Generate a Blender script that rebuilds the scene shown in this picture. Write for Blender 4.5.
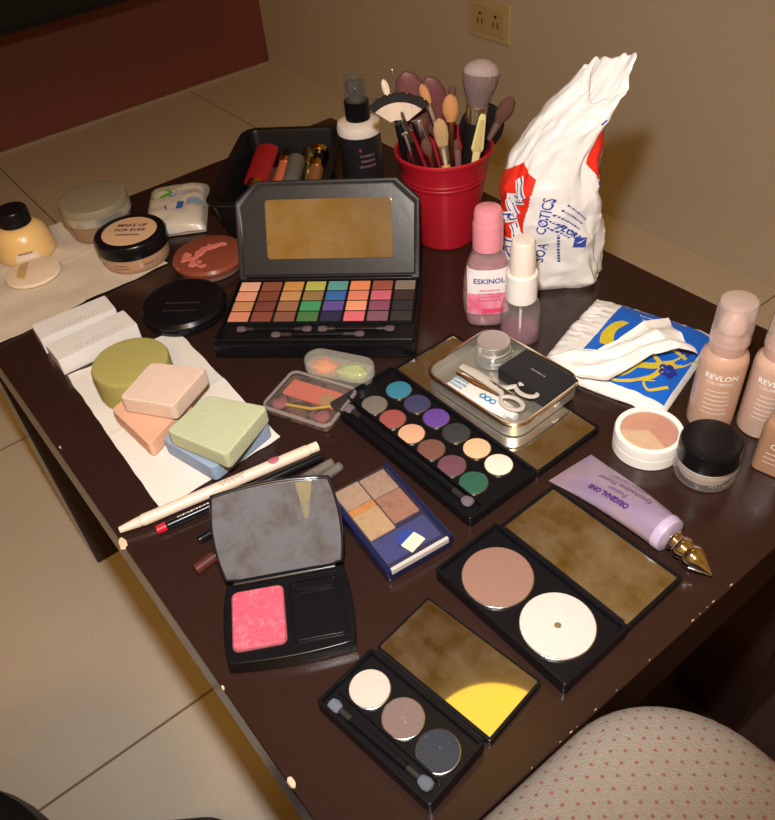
import bpy, bmesh, math, random
from mathutils import Vector, Matrix, noise
R_ = math.radians
U = 0.012                    # one unit of the tables below = 1.2 cm
S = bpy.context.scene
COL = S.collection
for o in list(bpy.data.objects): bpy.data.objects.remove(o, do_unlink=True)

# ------------------------------------------------------------------ camera, world, lights, exposure
cam_d = bpy.data.cameras.new('camera'); cam = bpy.data.objects.new('camera', cam_d); COL.objects.link(cam)
RIGHT = Vector((0.78265, -0.61762, -0.07747)); DOWN = Vector((-0.46723, -0.50067, -0.72872)); FWD = Vector((0.41129, 0.60653, -0.68042))
m = Matrix((RIGHT, -DOWN, -FWD)).transposed().to_4x4(); m.translation = Vector((0, 0, 72 * U)); cam.matrix_world = m
cam_d.sensor_fit = 'HORIZONTAL'; cam_d.sensor_width = 36; cam_d.lens = 802.11 * 36 / 775; cam_d.clip_start = .02; cam_d.clip_end = 50
S.camera = cam
w = bpy.data.worlds.new('world'); S.world = w; w.use_nodes = True
w.node_tree.nodes['Background'].inputs[0].default_value = (1, .6, .25, 1); w.node_tree.nodes['Background'].inputs[1].default_value = .02
S.view_settings.view_transform = 'Standard'; S.view_settings.look = 'None'; S.view_settings.gamma = 1; S.view_settings.use_curve_mapping = False
S.view_settings.exposure = 0.0
# the camera's own flash, beside the lens
fl = bpy.data.lights.new('camera_flash', 'SPOT'); fl.energy = 20; fl.color = (1, .975, .955); fl.shadow_soft_size = .014; fl.spot_size = R_(100); fl.spot_blend = .7
flo = bpy.data.objects.new('camera_flash', fl); COL.objects.link(flo)
mf = m.copy(); mf.translation = Vector((0, 0, 72 * U)) + RIGHT * -.0216 - DOWN * .103; flo.matrix_world = mf
# ambient: amber ceiling lamps (one over the table corner, an unseen one added behind the camera to supply the amber light)
LAMP_POS = (.81, .79, 2.604)
ADDED_LAMP_POS = (-.95, -1.1, 2.604)
AMBER = (1, .56, .15)
al = bpy.data.lights.new('added_lamp_light', 'POINT'); al.energy = 42; al.color = AMBER; al.shadow_soft_size = .2
alo = bpy.data.objects.new('added_lamp_light', al); COL.objects.link(alo); alo.location = (ADDED_LAMP_POS[0], ADDED_LAMP_POS[1], 2.28)

# ------------------------------------------------------------------ colour and material helpers
def lin(h):
    h = h.lstrip('#'); v = [int(h[i:i + 2], 16) / 255 for i in (0, 2, 4)]
    return [c / 12.92 if c <= .04045 else ((c + .055) / 1.055) ** 2.4 for c in v]
def K(h, g=1.0):
    v = lin(h); a = sum(v) / 3; return tuple(min(.92, (c * .88 + a * .12) * g) for c in v)
_mc = {}
def mat(name, col, rough=.5, metal=0, var=.08, vs=40, bump=0, bs=60, coat=0, trans=0, ior=1.45, alpha=1, spec=.5, emit=None, estr=0, sss=0, col2=None, c2s=20, c2t=.5, c2w=.1, glit=0):
    if name in _mc: return _mc[name]
    m = bpy.data.materials.new(name); m.use_nodes = True; nt = m.node_tree; N = nt.nodes; L = nt.links
    b = N['Principled BSDF']; I = b.inputs
    tc = N.new('ShaderNodeTexCoord')
    I['Roughness'].default_value = rough; I['Metallic'].default_value = metal; I['IOR'].default_value = ior
    I['Coat Weight'].default_value = coat; I['Transmission Weight'].default_value = trans; I['Alpha'].default_value = alpha
    I['Specular IOR Level'].default_value = spec
    if sss: I['Subsurface Weight'].default_value = sss; I['Subsurface Radius'].default_value = (.02, .01, .008); I['Subsurface Scale'].default_value = .3
    no = N.new('ShaderNodeTexNoise'); no.inputs['Scale'].default_value = vs; no.inputs['Detail'].default_value = 5
    L.new(tc.outputs['Object'], no.inputs['Vector'])
    mx = N.new('ShaderNodeMix'); mx.data_type = 'RGBA'
    mx.inputs[6].default_value = tuple(c * (1 - var) for c in col) + (1,); mx.inputs[7].default_value = tuple(min(1, c * (1 + var)) for c in col) + (1,)
    L.new(no.outputs['Fac'], mx.inputs[0]); out = mx.outputs[2]
    if col2:
        n2 = N.new('ShaderNodeTexNoise'); n2.inputs['Scale'].default_value = c2s; n2.inputs['Detail'].default_value = 6; n2.inputs['Distortion'].default_value = 1.2
        L.new(tc.outputs['Object'], n2.inputs['Vector'])
        r2 = N.new('ShaderNodeMapRange'); r2.inputs['From Min'].default_value = c2t - c2w; r2.inputs['From Max'].default_value = c2t + c2w
        L.new(n2.outputs['Fac'], r2.inputs['Value'])
        m2 = N.new('ShaderNodeMix'); m2.data_type = 'RGBA'; m2.inputs[7].default_value = tuple(col2) + (1,)
        L.new(r2.outputs['Result'], m2.inputs[0]); L.new(out, m2.inputs[6]); out = m2.outputs[2]
    if glit:
        v = N.new('ShaderNodeTexVoronoi'); v.inputs['Scale'].default_value = 1500; L.new(tc.outputs['Object'], v.inputs['Vector'])
        r3 = N.new('ShaderNodeMapRange'); r3.inputs['From Min'].default_value = .93; r3.inputs['From Max'].default_value = 1; r3.inputs['To Max'].default_value = glit
        L.new(v.outputs['Color'], r3.inputs['Value'])
        m3 = N.new('ShaderNodeMix'); m3.data_type = 'RGBA'; m3.inputs[7].default_value = (.9, .85, .8, 1)
        L.new(r3.outputs['Result'], m3.inputs[0]); L.new(out, m3.inputs[6]); out = m3.outputs[2]
    L.new(out, I['Base Color'])
    if bump:
        bn = N.new('ShaderNodeTexNoise'); bn.inputs['Scale'].default_value = bs; bn.inputs['Detail'].default_value = 4
        L.new(tc.outputs['Object'], bn.inputs['Vector'])
        bp = N.new('ShaderNodeBump'); bp.inputs['Strength'].default_value = bump; bp.inputs['Distance'].default_value = .002
        L.new(bn.outputs['Fac'], bp.inputs['Height']); L.new(bp.outputs['Normal'], I['Normal'])
    if emit: I['Emission Color'].default_value = tuple(emit) + (1,); I['Emission Strength'].default_value = estr
    _mc[name] = m
    return m
def mirror(name, tint=(.86, .86, .84), smudge=.12, sm_col=(.5, .5, .5), scale=60, rough=.05, thr=.62):
    if name in _mc: return _mc[name]
    m = bpy.data.materials.new(name); m.use_nodes = True; nt = m.node_tree; N = nt.nodes; L = nt.links; b = N['Principled BSDF']
    tc = N.new('ShaderNodeTexCoord'); no = N.new('ShaderNodeTexNoise'); no.inputs['Scale'].default_value = scale; no.inputs['Detail'].default_value = 7; no.inputs['Roughness'].default_value = .65
    L.new(tc.outputs['Object'], no.inputs['Vector'])
    rp = N.new('ShaderNodeMapRange'); rp.inputs['From Min'].default_value = thr - .25; rp.inputs['From Max'].default_value = thr + .15; rp.inputs['To Min'].default_value = 0; rp.inputs['To Max'].default_value = smudge
    L.new(no.outputs['Fac'], rp.inputs['Value'])
    b.inputs['Base Color'].default_value = tint + (1,); b.inputs['Metallic'].default_value = 1; b.inputs['Roughness'].default_value = rough
    d = N.new('ShaderNodeBsdfDiffuse'); d.inputs['Color'].default_value = tuple(sm_col) + (1,)
    ms = N.new('ShaderNodeMixShader'); L.new(rp.outputs['Result'], ms.inputs[0]); L.new(b.outputs[0], ms.inputs[1]); L.new(d.outputs[0], ms.inputs[2])
    L.new(ms.outputs[0], N['Material Output'].inputs['Surface'])
    _mc[name] = m
    return m
def clear(name, col=(1, 1, 1), rough=.03, t=.86, haze=.0, hcol=(.8, .8, .8)):
    """thin clear plastic or glass: mostly see-through with gloss, optional milky part"""
    if name in _mc: return _mc[name]
    m = bpy.data.materials.new(name); m.use_nodes = True; nt = m.node_tree; N = nt.nodes; L = nt.links
    b = N['Principled BSDF']; b.inputs['Base Color'].default_value = tuple(hcol) + (1,); b.inputs['Roughness'].default_value = rough if not haze else max(rough, .15)
    tr = N.new('ShaderNodeBsdfTransparent'); tr.inputs['Color'].default_value = tuple(col) + (1,)
    gl = N.new('ShaderNodeBsdfGlossy'); gl.inputs['Roughness'].default_value = rough
    lw = N.new('ShaderNodeLayerWeight'); lw.inputs['Blend'].default_value = .5
    pw_ = N.new('ShaderNodeMath'); pw_.operation = 'POWER'; L.new(lw.outputs['Facing'], pw_.inputs[0]); pw_.inputs[1].default_value = 5
    fr = N.new('ShaderNodeMath'); fr.operation = 'MULTIPLY_ADD'; L.new(pw_.outputs[0], fr.inputs[0]); fr.inputs[1].default_value = .9; fr.inputs[2].default_value = .035
    m1 = N.new('ShaderNodeMixShader'); L.new(fr.outputs[0], m1.inputs[0]); L.new(tr.outputs[0], m1.inputs[1]); L.new(gl.outputs[0], m1.inputs[2])
    m2 = N.new('ShaderNodeMixShader'); m2.inputs[0].default_value = haze; L.new(m1.outputs[0], m2.inputs[1]); L.new(b.outputs[0], m2.inputs[2])
    L.new(m2.outputs[0], N['Material Output'].inputs['Surface'])
    _mc[name] = m
    return m

# ------------------------------------------------------------------ mesh helpers (lengths in units)
def NB(): return bmesh.new()
def rr(sx, sy, r, cx=0, cy=0, n=6):
    r = max(.001, min(r, sx / 2 - .0005, sy / 2 - .0005)); P = []
    for qx, qy, a0 in ((1, 1, 0), (-1, 1, 90), (-1, -1, 180), (1, -1, 270)):
        for k in range(n + 1):
            a = R_(a0 + 90 * k / n); P.append((cx + qx * (sx / 2 - r) + r * math.cos(a), cy + qy * (sy / 2 - r) + r * math.sin(a)))
    return P
def loft(bm, rings, cap0=True, cap1=True):
    V = [[bm.verts.new(p) for p in rg] for rg in rings]; n = len(V[0])
    for a, b in zip(V, V[1:]):
        for i in range(n): bm.faces.new((a[i], a[(i + 1) % n], b[(i + 1) % n], b[i]))
    if cap0: bm.faces.new(V[0][::-1])
    if cap1: bm.faces.new(V[-1])
    return [v for rg in V for v in rg]
def rbox(bm, sx, sy, r, z0, z1, b=.08, cx=0, cy=0, n=6):
    """rounded slab with softened top and bottom edges"""
    b = min(b, (z1 - z0) / 2.01)
    def ring(d, z): return [(x, y, z) for x, y in rr(sx - 2 * d, sy - 2 * d, max(r - d, .02), cx, cy, n)]
    return loft(bm, [ring(b, z0), ring(b * .3, z0 + b * .3), ring(0, z0 + b), ring(0, z1 - b), ring(b * .3, z1 - b * .3), ring(b, z1)])
def rtray(bm, sx, sy, r, z0, z1, wall, floor, b=.05, cx=0, cy=0, n=6, taper=0):
    def ring(d, z): return [(x, y, z) for x, y in rr(sx - 2 * d, sy - 2 * d, max(r - d, .02), cx, cy, n)]
    return loft(bm, [ring(b + taper, z0), ring(taper, z0 + b), ring(0, z1 - b), ring(b * .4, z1 - b * .3), ring(b, z1), ring(wall - b * .5, z1), ring(wall, z1 - b), ring(wall + taper * .9, floor)])
def lathe(bm, prof, n=32, cx=0, cy=0, sq=(1, 1)):
    rings = []
    for r, z in prof:
        r = max(r, .0005); rings.append([(cx + r * sq[0] * math.cos(2 * math.pi * k / n), cy + r * sq[1] * math.sin(2 * math.pi * k / n), z) for k in range(n)])
    return loft(bm, rings)
def tube(bm, pts, rad, n=12, flat=1):
    pts = [Vector(p) for p in pts]; rings = []; up = Vector((0, 0, 1))
    for i, p in enumerate(pts):
        d = (pts[min(i + 1, len(pts) - 1)] - pts[max(i - 1, 0)]).normalized()
        s = d.cross(up)
        if s.length < .05: s = d.cross(Vector((0, 1, 0)))
        s.normalize(); t = s.cross(d).normalized(); r = rad[i] if isinstance(rad, (list, tuple)) else rad
        rings.append([tuple(p + s * r * math.cos(2 * math.pi * k / n) + t * r * flat * math.sin(2 * math.pi * k / n)) for k in range(n)])
    return loft(bm, rings)
def box(bm, sx, sy, sz, cx=0, cy=0, cz=0, b=.03):
    return rbox(bm, sx, sy, .04 if b else .001, cz - sz / 2, cz + sz / 2, b, cx, cy, n=1)
def xf(bm, vs, M):
    for v in vs: v.co = M @ v.co
def TR(x=0, y=0, z=0, rx=0, ry=0, rz=0):
    return Matrix.Translation((x, y, z)) @ Matrix.Rotation(R_(rz), 4, 'Z') @ Matrix.Rotation(R_(ry), 4, 'Y') @ Matrix.Rotation(R_(rx), 4, 'X')
def grid(bm, nx, ny, fn, thick=0):
    """surface fn(u,v) with u,v in 0..1; thick adds a back side"""
    A = [[bm.verts.new(fn(i / nx, j / ny)) for j in range(ny + 1)] for i in range(nx + 1)]
    for i in range(nx):
        for j in range(ny): bm.faces.new((A[i][j], A[i + 1][j], A[i + 1][j + 1], A[i][j + 1]))
    if thick:
        bm.normal_update(); B = [[bm.verts.new(v.co - Vector((0, 0, thick))) for v in row] for row in A]
        for i in range(nx):
            for j in range(ny): bm.faces.new((B[i][j], B[i][j + 1], B[i + 1][j + 1], B[i + 1][j]))
        for i in range(nx):
            bm.faces.new((A[i][0], B[i][0], B[i + 1][0], A[i + 1][0])); bm.faces.new((A[i][ny], A[i + 1][ny], B[i + 1][ny], B[i][ny]))
        for j in range(ny):
            bm.faces.new((A[0][j], A[0][j + 1], B[0][j + 1], B[0][j])); bm.faces.new((A[nx][j], B[nx][j], B[nx][j + 1], A[nx][j + 1]))
def build(name, bm, mt, parent=None, label=None, ang=38, loc=None, rz=0, mats=None):
    bmesh.ops.recalc_face_normals(bm, faces=bm.faces)
    for v in bm.verts: v.co *= U
    for e in bm.edges:
        if len(e.link_faces) == 2 and e.calc_face_angle(0) > R_(ang): e.smooth = False
    for f in bm.faces: f.smooth = True
    me = bpy.data.meshes.new(name); bm.to_mesh(me); bm.free()
    for q in (mats or [mt]): me.materials.append(q)
    o = bpy.data.objects.new(name, me); COL.objects.link(o)
    if parent: o.parent = parent
    if label: o['label'] = label
    if loc: o.location = Vector(loc) * U
    o.rotation_euler.z = R_(rz)
    wn = o.modifiers.new('weighted_normals', 'WEIGHTED_NORMAL'); wn.keep_sharp = True; wn.weight = 90
    return o
def tag(o, label, cat, group=None):
    o['label'] = label; o['category'] = cat
    if group: o['group'] = group
    return o
def thing(name, label, cat, x, y, z=36, rz=0, group=None):
    o = bpy.data.objects.new(name, None); COL.objects.link(o); o.empty_display_size = .01
    o.location = (x * U, y * U, z * U); o.rotation_euler.z = R_(rz)
    return tag(o, label, cat, group)
def struct(name, bm, mt):
    o = build(name, bm, mt); o['kind'] = 'structure'; return o
def copy_thing(o, x, y, z, rz=None, label=None):
    c = o.copy(); COL.objects.link(c); c.location = (x * U, y * U, z * U)
    if rz is not None: c.rotation_euler.z = R_(rz)
    if label: c['label'] = label
    for ch in list(o.children):
        d = ch.copy(); COL.objects.link(d); d.parent = c
        for g in list(ch.children):
            e = g.copy(); COL.objects.link(e); e.parent = d
    return c
def text(s, size, mt, parent, fn, name='lettering', bold=0, align='CENTER', label=None):
    cu = bpy.data.curves.new('t', 'FONT'); cu.body = s; cu.size = size; cu.align_x = align; cu.align_y = 'CENTER'; cu.offset = bold; cu.resolution_u = 2
    to = bpy.data.objects.new('t', cu); COL.objects.link(to); dg = bpy.context.evaluated_depsgraph_get(); dg.update()
    me = bpy.data.meshes.new_from_object(to.evaluated_get(dg)); bpy.data.objects.remove(to, do_unlink=True)
    bm = bmesh.new(); bm.from_mesh(me); bpy.data.meshes.remove(me)
    for v in bm.verts: v.co = Vector(fn(v.co.x, v.co.y))
    for v in bm.verts: v.co *= U
    me = bpy.data.meshes.new(name); bm.to_mesh(me); bm.free(); me.materials.append(mt)
    o = bpy.data.objects.new(name, me); COL.objects.link(o); o.parent = parent
    if label: o['label'] = label
    return o
def fine_print(parent, mt, fn, rows, w, dy, h, name='fine_print', seed=1):
    """small illegible rows of print, as short dashes"""
    rnd = random.Random(seed); bm = NB()
    for k in range(rows):
        x = -w / 2 * rnd.uniform(.7, 1); xe = -x
        while x < xe:
            l = rnd.uniform(.05, .2) * w * .35; y = -k * dy
            q = [fn(x, y), fn(x + l, y), fn(x + l, y + h), fn(x, y + h)]
            bm.faces.new([bm.verts.new(p) for p in q]); x += l + w * .03
    return build(name, bm, mt, parent)
def flat(z, ox=0, oy=0, rz=0):
    c, s = math.cos(R_(rz)), math.sin(R_(rz))
    return lambda u, v: (ox + u * c - v * s, oy + u * s + v * c, z)
def cyl(r, z0, a0=0, sc=1, cx=0, cy=0):
    """wraps (u,v) on an upright cylinder; a0 = facing direction in degrees"""
    return lambda u, v: (cx + r * math.cos(R_(a0) + u / r), cy + sc * r * math.sin(R_(a0) + u / r), z0 + v)
CAMDIR = -127    # heading from things in mid table back to the camera
def cdir(x, y): return math.degrees(math.atan2(-y, -x))

# ------------------------------------------------------------------ materials used often
BLK = mat('black_plastic', (.006, .006, .0075), .25, var=.2, spec=.32)
BLKM = mat('black_matte', (.007, .0065, .0065), .5, spec=.3)
DKTR = mat('dark_tray_plastic', (.008, .007, .007), .38, var=.3, spec=.3)
SILV = mat('brushed_silver', (.72, .71, .69), .22, 1)
GOLD = mat('polished_gold', (.85, .58, .22), .15, 1)
WHT = mat('white_plastic', (.82, .80, .76), .35)
WPR = mat('white_print', (.85, .83, .80), .5)
DPR = mat('dark_print', (.03, .03, .05), .5)
NVP = mat('navy_print', (.02, .05, .25), .5)
CLR = clear('clear_plastic', haze=.04)

# ------------------------------------------------------------------ room
def tile_mat(name, base, grout, sx, sy, ox, oy, gw=.0017, rough=.3):
    m = mat(name, base, rough, var=.10, vs=9, bump=.12, bs=260, col2=tuple(c * .95 for c in base), c2s=160, c2t=.55, c2w=.2); nt = m.node_tree; N = nt.nodes; L = nt.links
    g = N.new('ShaderNodeNewGeometry'); sp = N.new('ShaderNodeSeparateXYZ'); L.new(g.outputs['Position'], sp.inputs[0]); outs = []
    for ax, s, o in (('X', sx, ox), ('Y', sy, oy)):
        a = N.new('ShaderNodeMath'); a.operation = 'SUBTRACT'; L.new(sp.outputs[ax], a.inputs[0]); a.inputs[1].default_value = o
        d = N.new('ShaderNodeMath'); d.operation = 'PINGPONG'; L.new(a.outputs[0], d.inputs[0]); d.inputs[1].default_value = s / 2
        c = N.new('ShaderNodeMath'); c.operation = 'LESS_THAN'; L.new(d.outputs[0], c.inputs[0]); c.inputs[1].default_value = gw; outs.append(c)
    mx = N.new('ShaderNodeMath'); mx.operation = 'MAXIMUM'; L.new(outs[0].outputs[0], mx.inputs[0]); L.new(outs[1].outputs[0], mx.inputs[1])
    b = N['Principled BSDF']; old = b.inputs['Base Color'].links[0].from_socket
    cm = N.new('ShaderNodeMix'); cm.data_type = 'RGBA'; L.new(mx.outputs[0], cm.inputs[0]); L.new(old, cm.inputs[6]); cm.inputs[7].default_value = grout + (1,)
    L.new(cm.outputs[2], b.inputs['Base Color']); return m
XW, YW, ZC = 101.7, 186.5, 217
X0, Y0 = -200, -260
def slab(x0, x1, y0, y1, z0, z1):
    bm = NB(); v = [bm.verts.new((x, y, z)) for z in (z0, z1) for x, y in ((x0, y0), (x1, y0), (x1, y1), (x0, y1))]
    for f in ((3, 2, 1, 0), (4, 5, 6, 7), (0, 1, 5, 4), (1, 2, 6, 5), (2, 3, 7, 6), (3, 0, 4, 7)): bm.faces.new([v[i] for i in f])
    return bm
TS = 48.7 * U
struct('floor', slab(X0, XW, Y0, YW, -4, 0), tile_mat('beige_floor_tile', (.68, .60, .48), (.26, .18, .11), TS, TS, 78.3 * U, 44.5 * U))
WALL = mat('beige_wall_paint', (.60, .53, .41), .6, var=.05, vs=3, bump=.25, bs=240)
struct('wall_right', slab(XW, XW + 6, Y0, YW + 6, -4, ZC), WALL)
struct('wall_back', slab(X0, XW, YW, YW + 6, -4, ZC), mat('maroon_wall_paint', (.205, .058, .045), .55, var=.08, vs=5, bump=.2, bs=200))
struct('wall_left', slab(X0 - 6, X0, Y0, YW + 6, -4, ZC), WALL)
struct('wall_front', slab(X0 - 6, XW + 6, Y0 - 6, Y0, -4, ZC), WALL)
struct('ceiling', slab(X0 - 6, XW + 6, Y0 - 6, YW + 6, ZC, ZC + 5), mat('ceiling_paint', (.75, .70, .60), .7, var=.03, vs=3))
struct('trim_back', slab(X0, XW, YW - .5, YW, 0, .5), mat('skirting_grout', (.42, .34, .26), .6))

# black cabinet hung on the maroon wall
t = thing('floating_cabinet', 'black cabinet hung low on the maroon wall, only its lower edge in view', 'cabinet', 0, 168.2, 31.8)
bm = NB(); rbox(bm, 180, 36, .4, 0, 42, .2, -20, 0, n=2); build('body', bm, BLKM, t)
for k in range(4):
    bm = NB(); rbox(bm, 43, .8, .1, 1, 41, .1, -86 + 44 * k, -18.4, n=1); d = build('door', bm, BLKM, t)
    bm = NB(); tube(bm, [(-70 + 44 * k, -19.1, 18), (-70 + 44 * k, -19.1, 26)], .3); build('handle', bm, BLKM, d)

# wall socket
t = thing('wall_socket', 'cream two-gang electrical socket plate on the beige wall above the brushes', 'socket', XW, 105.9, 25.8)
PLT = mat('cream_plate', (.62, .50, .27), .4)
bm = NB(); v = rbox(bm, 10, 6.4, .4, 0, .6, .25); xf(bm, v, TR(0, 0, 0, 0, -90, 0) @ TR(0, 0, 0, 0, 0, 90)); build('face_plate', bm, PLT, t)
bm = NB(); v = rbox(bm, 7.8, 4.3, .2, .6, .85, .12); xf(bm, v, TR(0, 0, 0, 0, -90, 0) @ TR(0, 0, 0, 0, 0, 90)); build('insert', bm, mat('cream_insert', (.55, .42, .20), .4), t)
for s in (-1, 1):
    bm = NB()
    for q in (-.4, .4):
        v = box(bm, .22, 1.0, .1, s * 1.9 + q * 1.3, .3, .86, .01); xf(bm, v, TR(0, 0, 0, 0, -90, 0) @ TR(0, 0, 0, 0, 0, 90))
    v = lathe(bm, [(.28, .82), (.28, .9)], 12, s * 1.9, -1.0); xf(bm, v, TR(0, 0, 0, 0, -90, 0) @ TR(0, 0, 0, 0, 0, 90))
    build('outlet', bm, mat('socket_slots', (.06, .045, .03), .6), t)

# ceiling lamp (seen in the palette mirrors) and the unseen one added behind the camera
for (lx, ly, lz), lbl in ((LAMP_POS, 'round amber ceiling lamp seen only as a yellow glow in the small palette mirror'), (ADDED_LAMP_POS, 'unseen amber ceiling lamp added behind the camera to supply the amber light')):
    t = thing('ceiling_lamp', lbl, 'lamp', lx / U, ly / U, ZC)
    bm = NB(); lathe(bm, [(20.5, 0), (20.5, -1.2), (19, -1.6)], 48); build('base', bm, mat('lamp_base', (.7, .6, .3), .3), t)
    bm = NB(); lathe(bm, [(20, -1.5), (19.5, -3.5), (16, -6.2), (11, -8.0), (5, -8.9), (.01, -9)], 48)
    build('lamp_shade', bm, mat('lamp_glow', (.8, .6, .2), .4, emit=(1, .62, .06), estr=1.3), t)

# ------------------------------------------------------------------ table
TX0, TX1, TY0, TY1 = 3.45, 46.4, 9.5, 73.4
tcx, tcy = (TX0 + TX1) / 2, (TY0 + TY1) / 2
tbl = thing('coffee_table', 'low dark brown laminate table covered with makeup', 'table', tcx, tcy, 0)
TBM = mat('dark_brown_laminate', (.027, .0125, .0095), .20, var=.12, vs=30, bump=.05, bs=500, spec=.55)
bm = NB(); rbox(bm, TX1 - TX0, TY1 - TY0, .25, 31.8, 36, .14, n=3); build('tabletop', bm, TBM, tbl)
for sx in (-1, 1):
    for sy in (-1, 1):
        bm = NB(); rbox(bm, 6.6, 6.6, .15, .3 if (sx, sy) == (1, -1) else 0, 31.8, .1, sx * (tcx - TX0 - 3.45), sy * (tcy - TY0 - 3.45), n=2); build('leg', bm, TBM, tbl)
CHIP = mat('bare_chipboard', (.72, .55, .36), .8, bump=.5, bs=900)
rnd = random.Random(4)
for (x, y, s, e) in ((3.5, 33.8, .75, 0), (3.5, 22.0, .22, 0), (3.6, 16.0, .55, 0), (3.6, 57, .2, 0), (3.7, 44, .22, 0)) + tuple((rnd.uniform(11, 28), 9.6, rnd.uniform(.05, .13), 1) for _ in range(12)):
    bm = NB(); n = 7; a = [(s * (1.3 if e else .42) * rnd.uniform(.5, 1) * math.cos(6.283 * k / n), s * (.30 if e else 1) * rnd.uniform(.5, 1) * math.sin(6.283 * k / n)) for k in range(n)]
    loft(bm, [[(px, py, -.1) for px, py in a], [(px * .8, py * .8, .025) for px, py in a]])
    build('edge_chip', bm, CHIP, tbl, loc=(x - tcx, y - tcy, 36))

bm = NB(); rbox(bm, 52, 46, 1.0, 0, .3, .1, n=4); tag(build('dark_floor_sheet', bm, mat('dark_maroon_sheet', (.030, .014, .011), .9, var=.3, vs=60, bump=.5, bs=300), None, loc=(57, 3, 0)), 'flat dark maroon sheet on the floor under the right corner leg of the table', 'mat')  # thin dark slab added to make the floor dark around this leg

# ------------------------------------------------------------------ chair at the lower right
ch = thing('upholstered_chair', 'chair with a cream seat dotted in red, pushed against the near table edge', 'chair', -.8, -12.0, .9)
def dot_fabric():
    m = mat('dotted_upholstery', (.30, .26, .215), .85, var=.12, vs=300, bump=.6, bs=900); nt = m.node_tree; N = nt.nodes; L = nt.links
    tc = N.new('ShaderNodeTexCoord'); mp = N.new('ShaderNodeMapping'); mp.inputs['Rotation'].default_value = (0, 0, R_(8)); L.new(tc.outputs['Object'], mp.inputs['Vector'])
    fac = []
    for off in ((0, 0), (.5, .5)):
        vm = N.new('ShaderNodeVectorMath'); vm.operation = 'MULTIPLY'; L.new(mp.outputs[0], vm.inputs[0]); vm.inputs[1].default_value = (1 / .0118, 1 / .0074, 0)
        va = N.new('ShaderNodeVectorMath'); va.operation = 'ADD'; L.new(vm.outputs[0], va.inputs[0]); va.inputs[1].default_value = (off[0], off[1], 0)
        vf = N.new('ShaderNodeVectorMath'); vf.operation = 'FRACTION'; L.new(va.outputs[0], vf.inputs[0])
        vs = N.new('ShaderNodeVectorMath'); vs.operation = 'SUBTRACT'; L.new(vf.outputs[0], vs.inputs[0]); vs.inputs[1].default_value = (.5, .5, 0)
        vx = N.new('ShaderNodeVectorMath'); vx.operation = 'MULTIPLY'; L.new(vs.outputs[0], vx.inputs[0]); vx.inputs[1].default_value = (1.6, 1, 0)
        ln = N.new('ShaderNodeVectorMath'); ln.operation = 'LENGTH'; L.new(vx.outputs[0], ln.inputs[0])
        lt = N.new('ShaderNodeMapRange'); lt.inputs['From Min'].default_value = .09; lt.inputs['From Max'].default_value = .16; lt.inputs['To Min'].default_value = 1; lt.inputs['To Max'].default_value = 0
        L.new(ln.outputs['Value'], lt.inputs['Value']); fac.append(lt)
    mx = N.new('ShaderNodeMath'); mx.operation = 'MAXIMUM'; L.new(fac[0].outputs[0], mx.inputs[0]); L.new(fac[1].outputs[0], mx.inputs[1])
    b = N['Principled BSDF']; old = b.inputs['Base Color'].links[0].from_socket
    cm = N.new('ShaderNodeMix'); cm.data_type = 'RGBA'; L.new(mx.outputs[0], cm.inputs[0]); L.new(old, cm.inputs[6]); cm.inputs[7].default_value = (.27, .10, .085, 1)
    L.new(cm.outputs[2], b.inputs['Base Color']); return m
bm = NB(); rg = []
for d, z in ((.9, 33.6), (.2, 33.9), (0, 34.8), (.0, 36.4), (.12, 37.1), (.4, 37.7), (.9, 38.2), (1.7, 38.6), (3, 38.9), (5, 39.1), (9, 39.25), (13, 39.3)):
    rg.append([(x, y, z) for x, y in rr(40 - 2 * d, 42 - 2 * d, max(5.2 - d * .4, 1), 0, 0, 12)])
loft(bm, rg); build('seat', bm, dot_fabric(), ch)
DKW = mat('dark_wood', (.02, .011, .008), .4)
bm = NB(); rbox(bm, 37, 39, 3, 32, 33.6, .2); build('seat_frame', bm, DKW, ch)
for sx in (-1, 1):
    for sy in (-1, 1):
        bm = NB(); loft(bm, [[(x + sx * 16.3, y + sy * 17.3, -.9) for x, y in rr(2, 2, .3)], [(x + sx * 15.8, y + sy * 16.8, 32.2) for x, y in rr(3.2, 3.2, .4)]]); build('leg', bm, DKW, ch)
bm = NB(); rbox(bm, 34, 3, 1.2, 34, 36, .4, 0, -20.2); build('back_rail', bm, DKW, ch)

# black rounded stool and a dark pouch at the lower left, on the floor
t = thing('round_stool', 'round black stool cut off by the lower left corner of the picture', 'stool', -20.0, 27.2, 0)
bm = NB(); lathe(bm, [(11.5, 19), (12.4, 19.6), (12.6, 21), (12.2, 22.6), (10.5, 23.6), (5, 24.1), (.01, 24.2)], 48); build('seat', bm, BLKM, t)
for k in range(4):
    a = R_(45 + 90 * k); bm = NB(); tube(bm, [(8 * math.cos(a), 8 * math.sin(a), 19.3), (9.5 * math.cos(a), 9.5 * math.sin(a), .0)], [.9, .6], 12); build('leg', bm, BLKM, t)
t = thing('cloth_pouch', 'dark purplish pouch on the floor tiles at the bottom edge', 'pouch', -4.9, 31.5, 0, -35)
bm = NB(); loft(bm, [[(x, y, z) for x, y in rr(13 - 2 * d, 9 - 2 * d, 4 - d * .5, 0, 0, 8)] for d, z in ((.8, 0), (0, .8), (.1, 1.6), (.7, 2.6), (2, 3.3), (3.6, 3.6))]); b_ = build('body', bm, mat('purplish_cloth', (.05, .042, .06), .8, bump=.4, bs=200), t)
bm = NB(); tube(bm, [(-5, 0, 3.55), (-2, .3, 3.75), (2, .3, 3.75), (5, 0, 3.55)], .12); build('zip', bm, BLKM, t)

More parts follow.
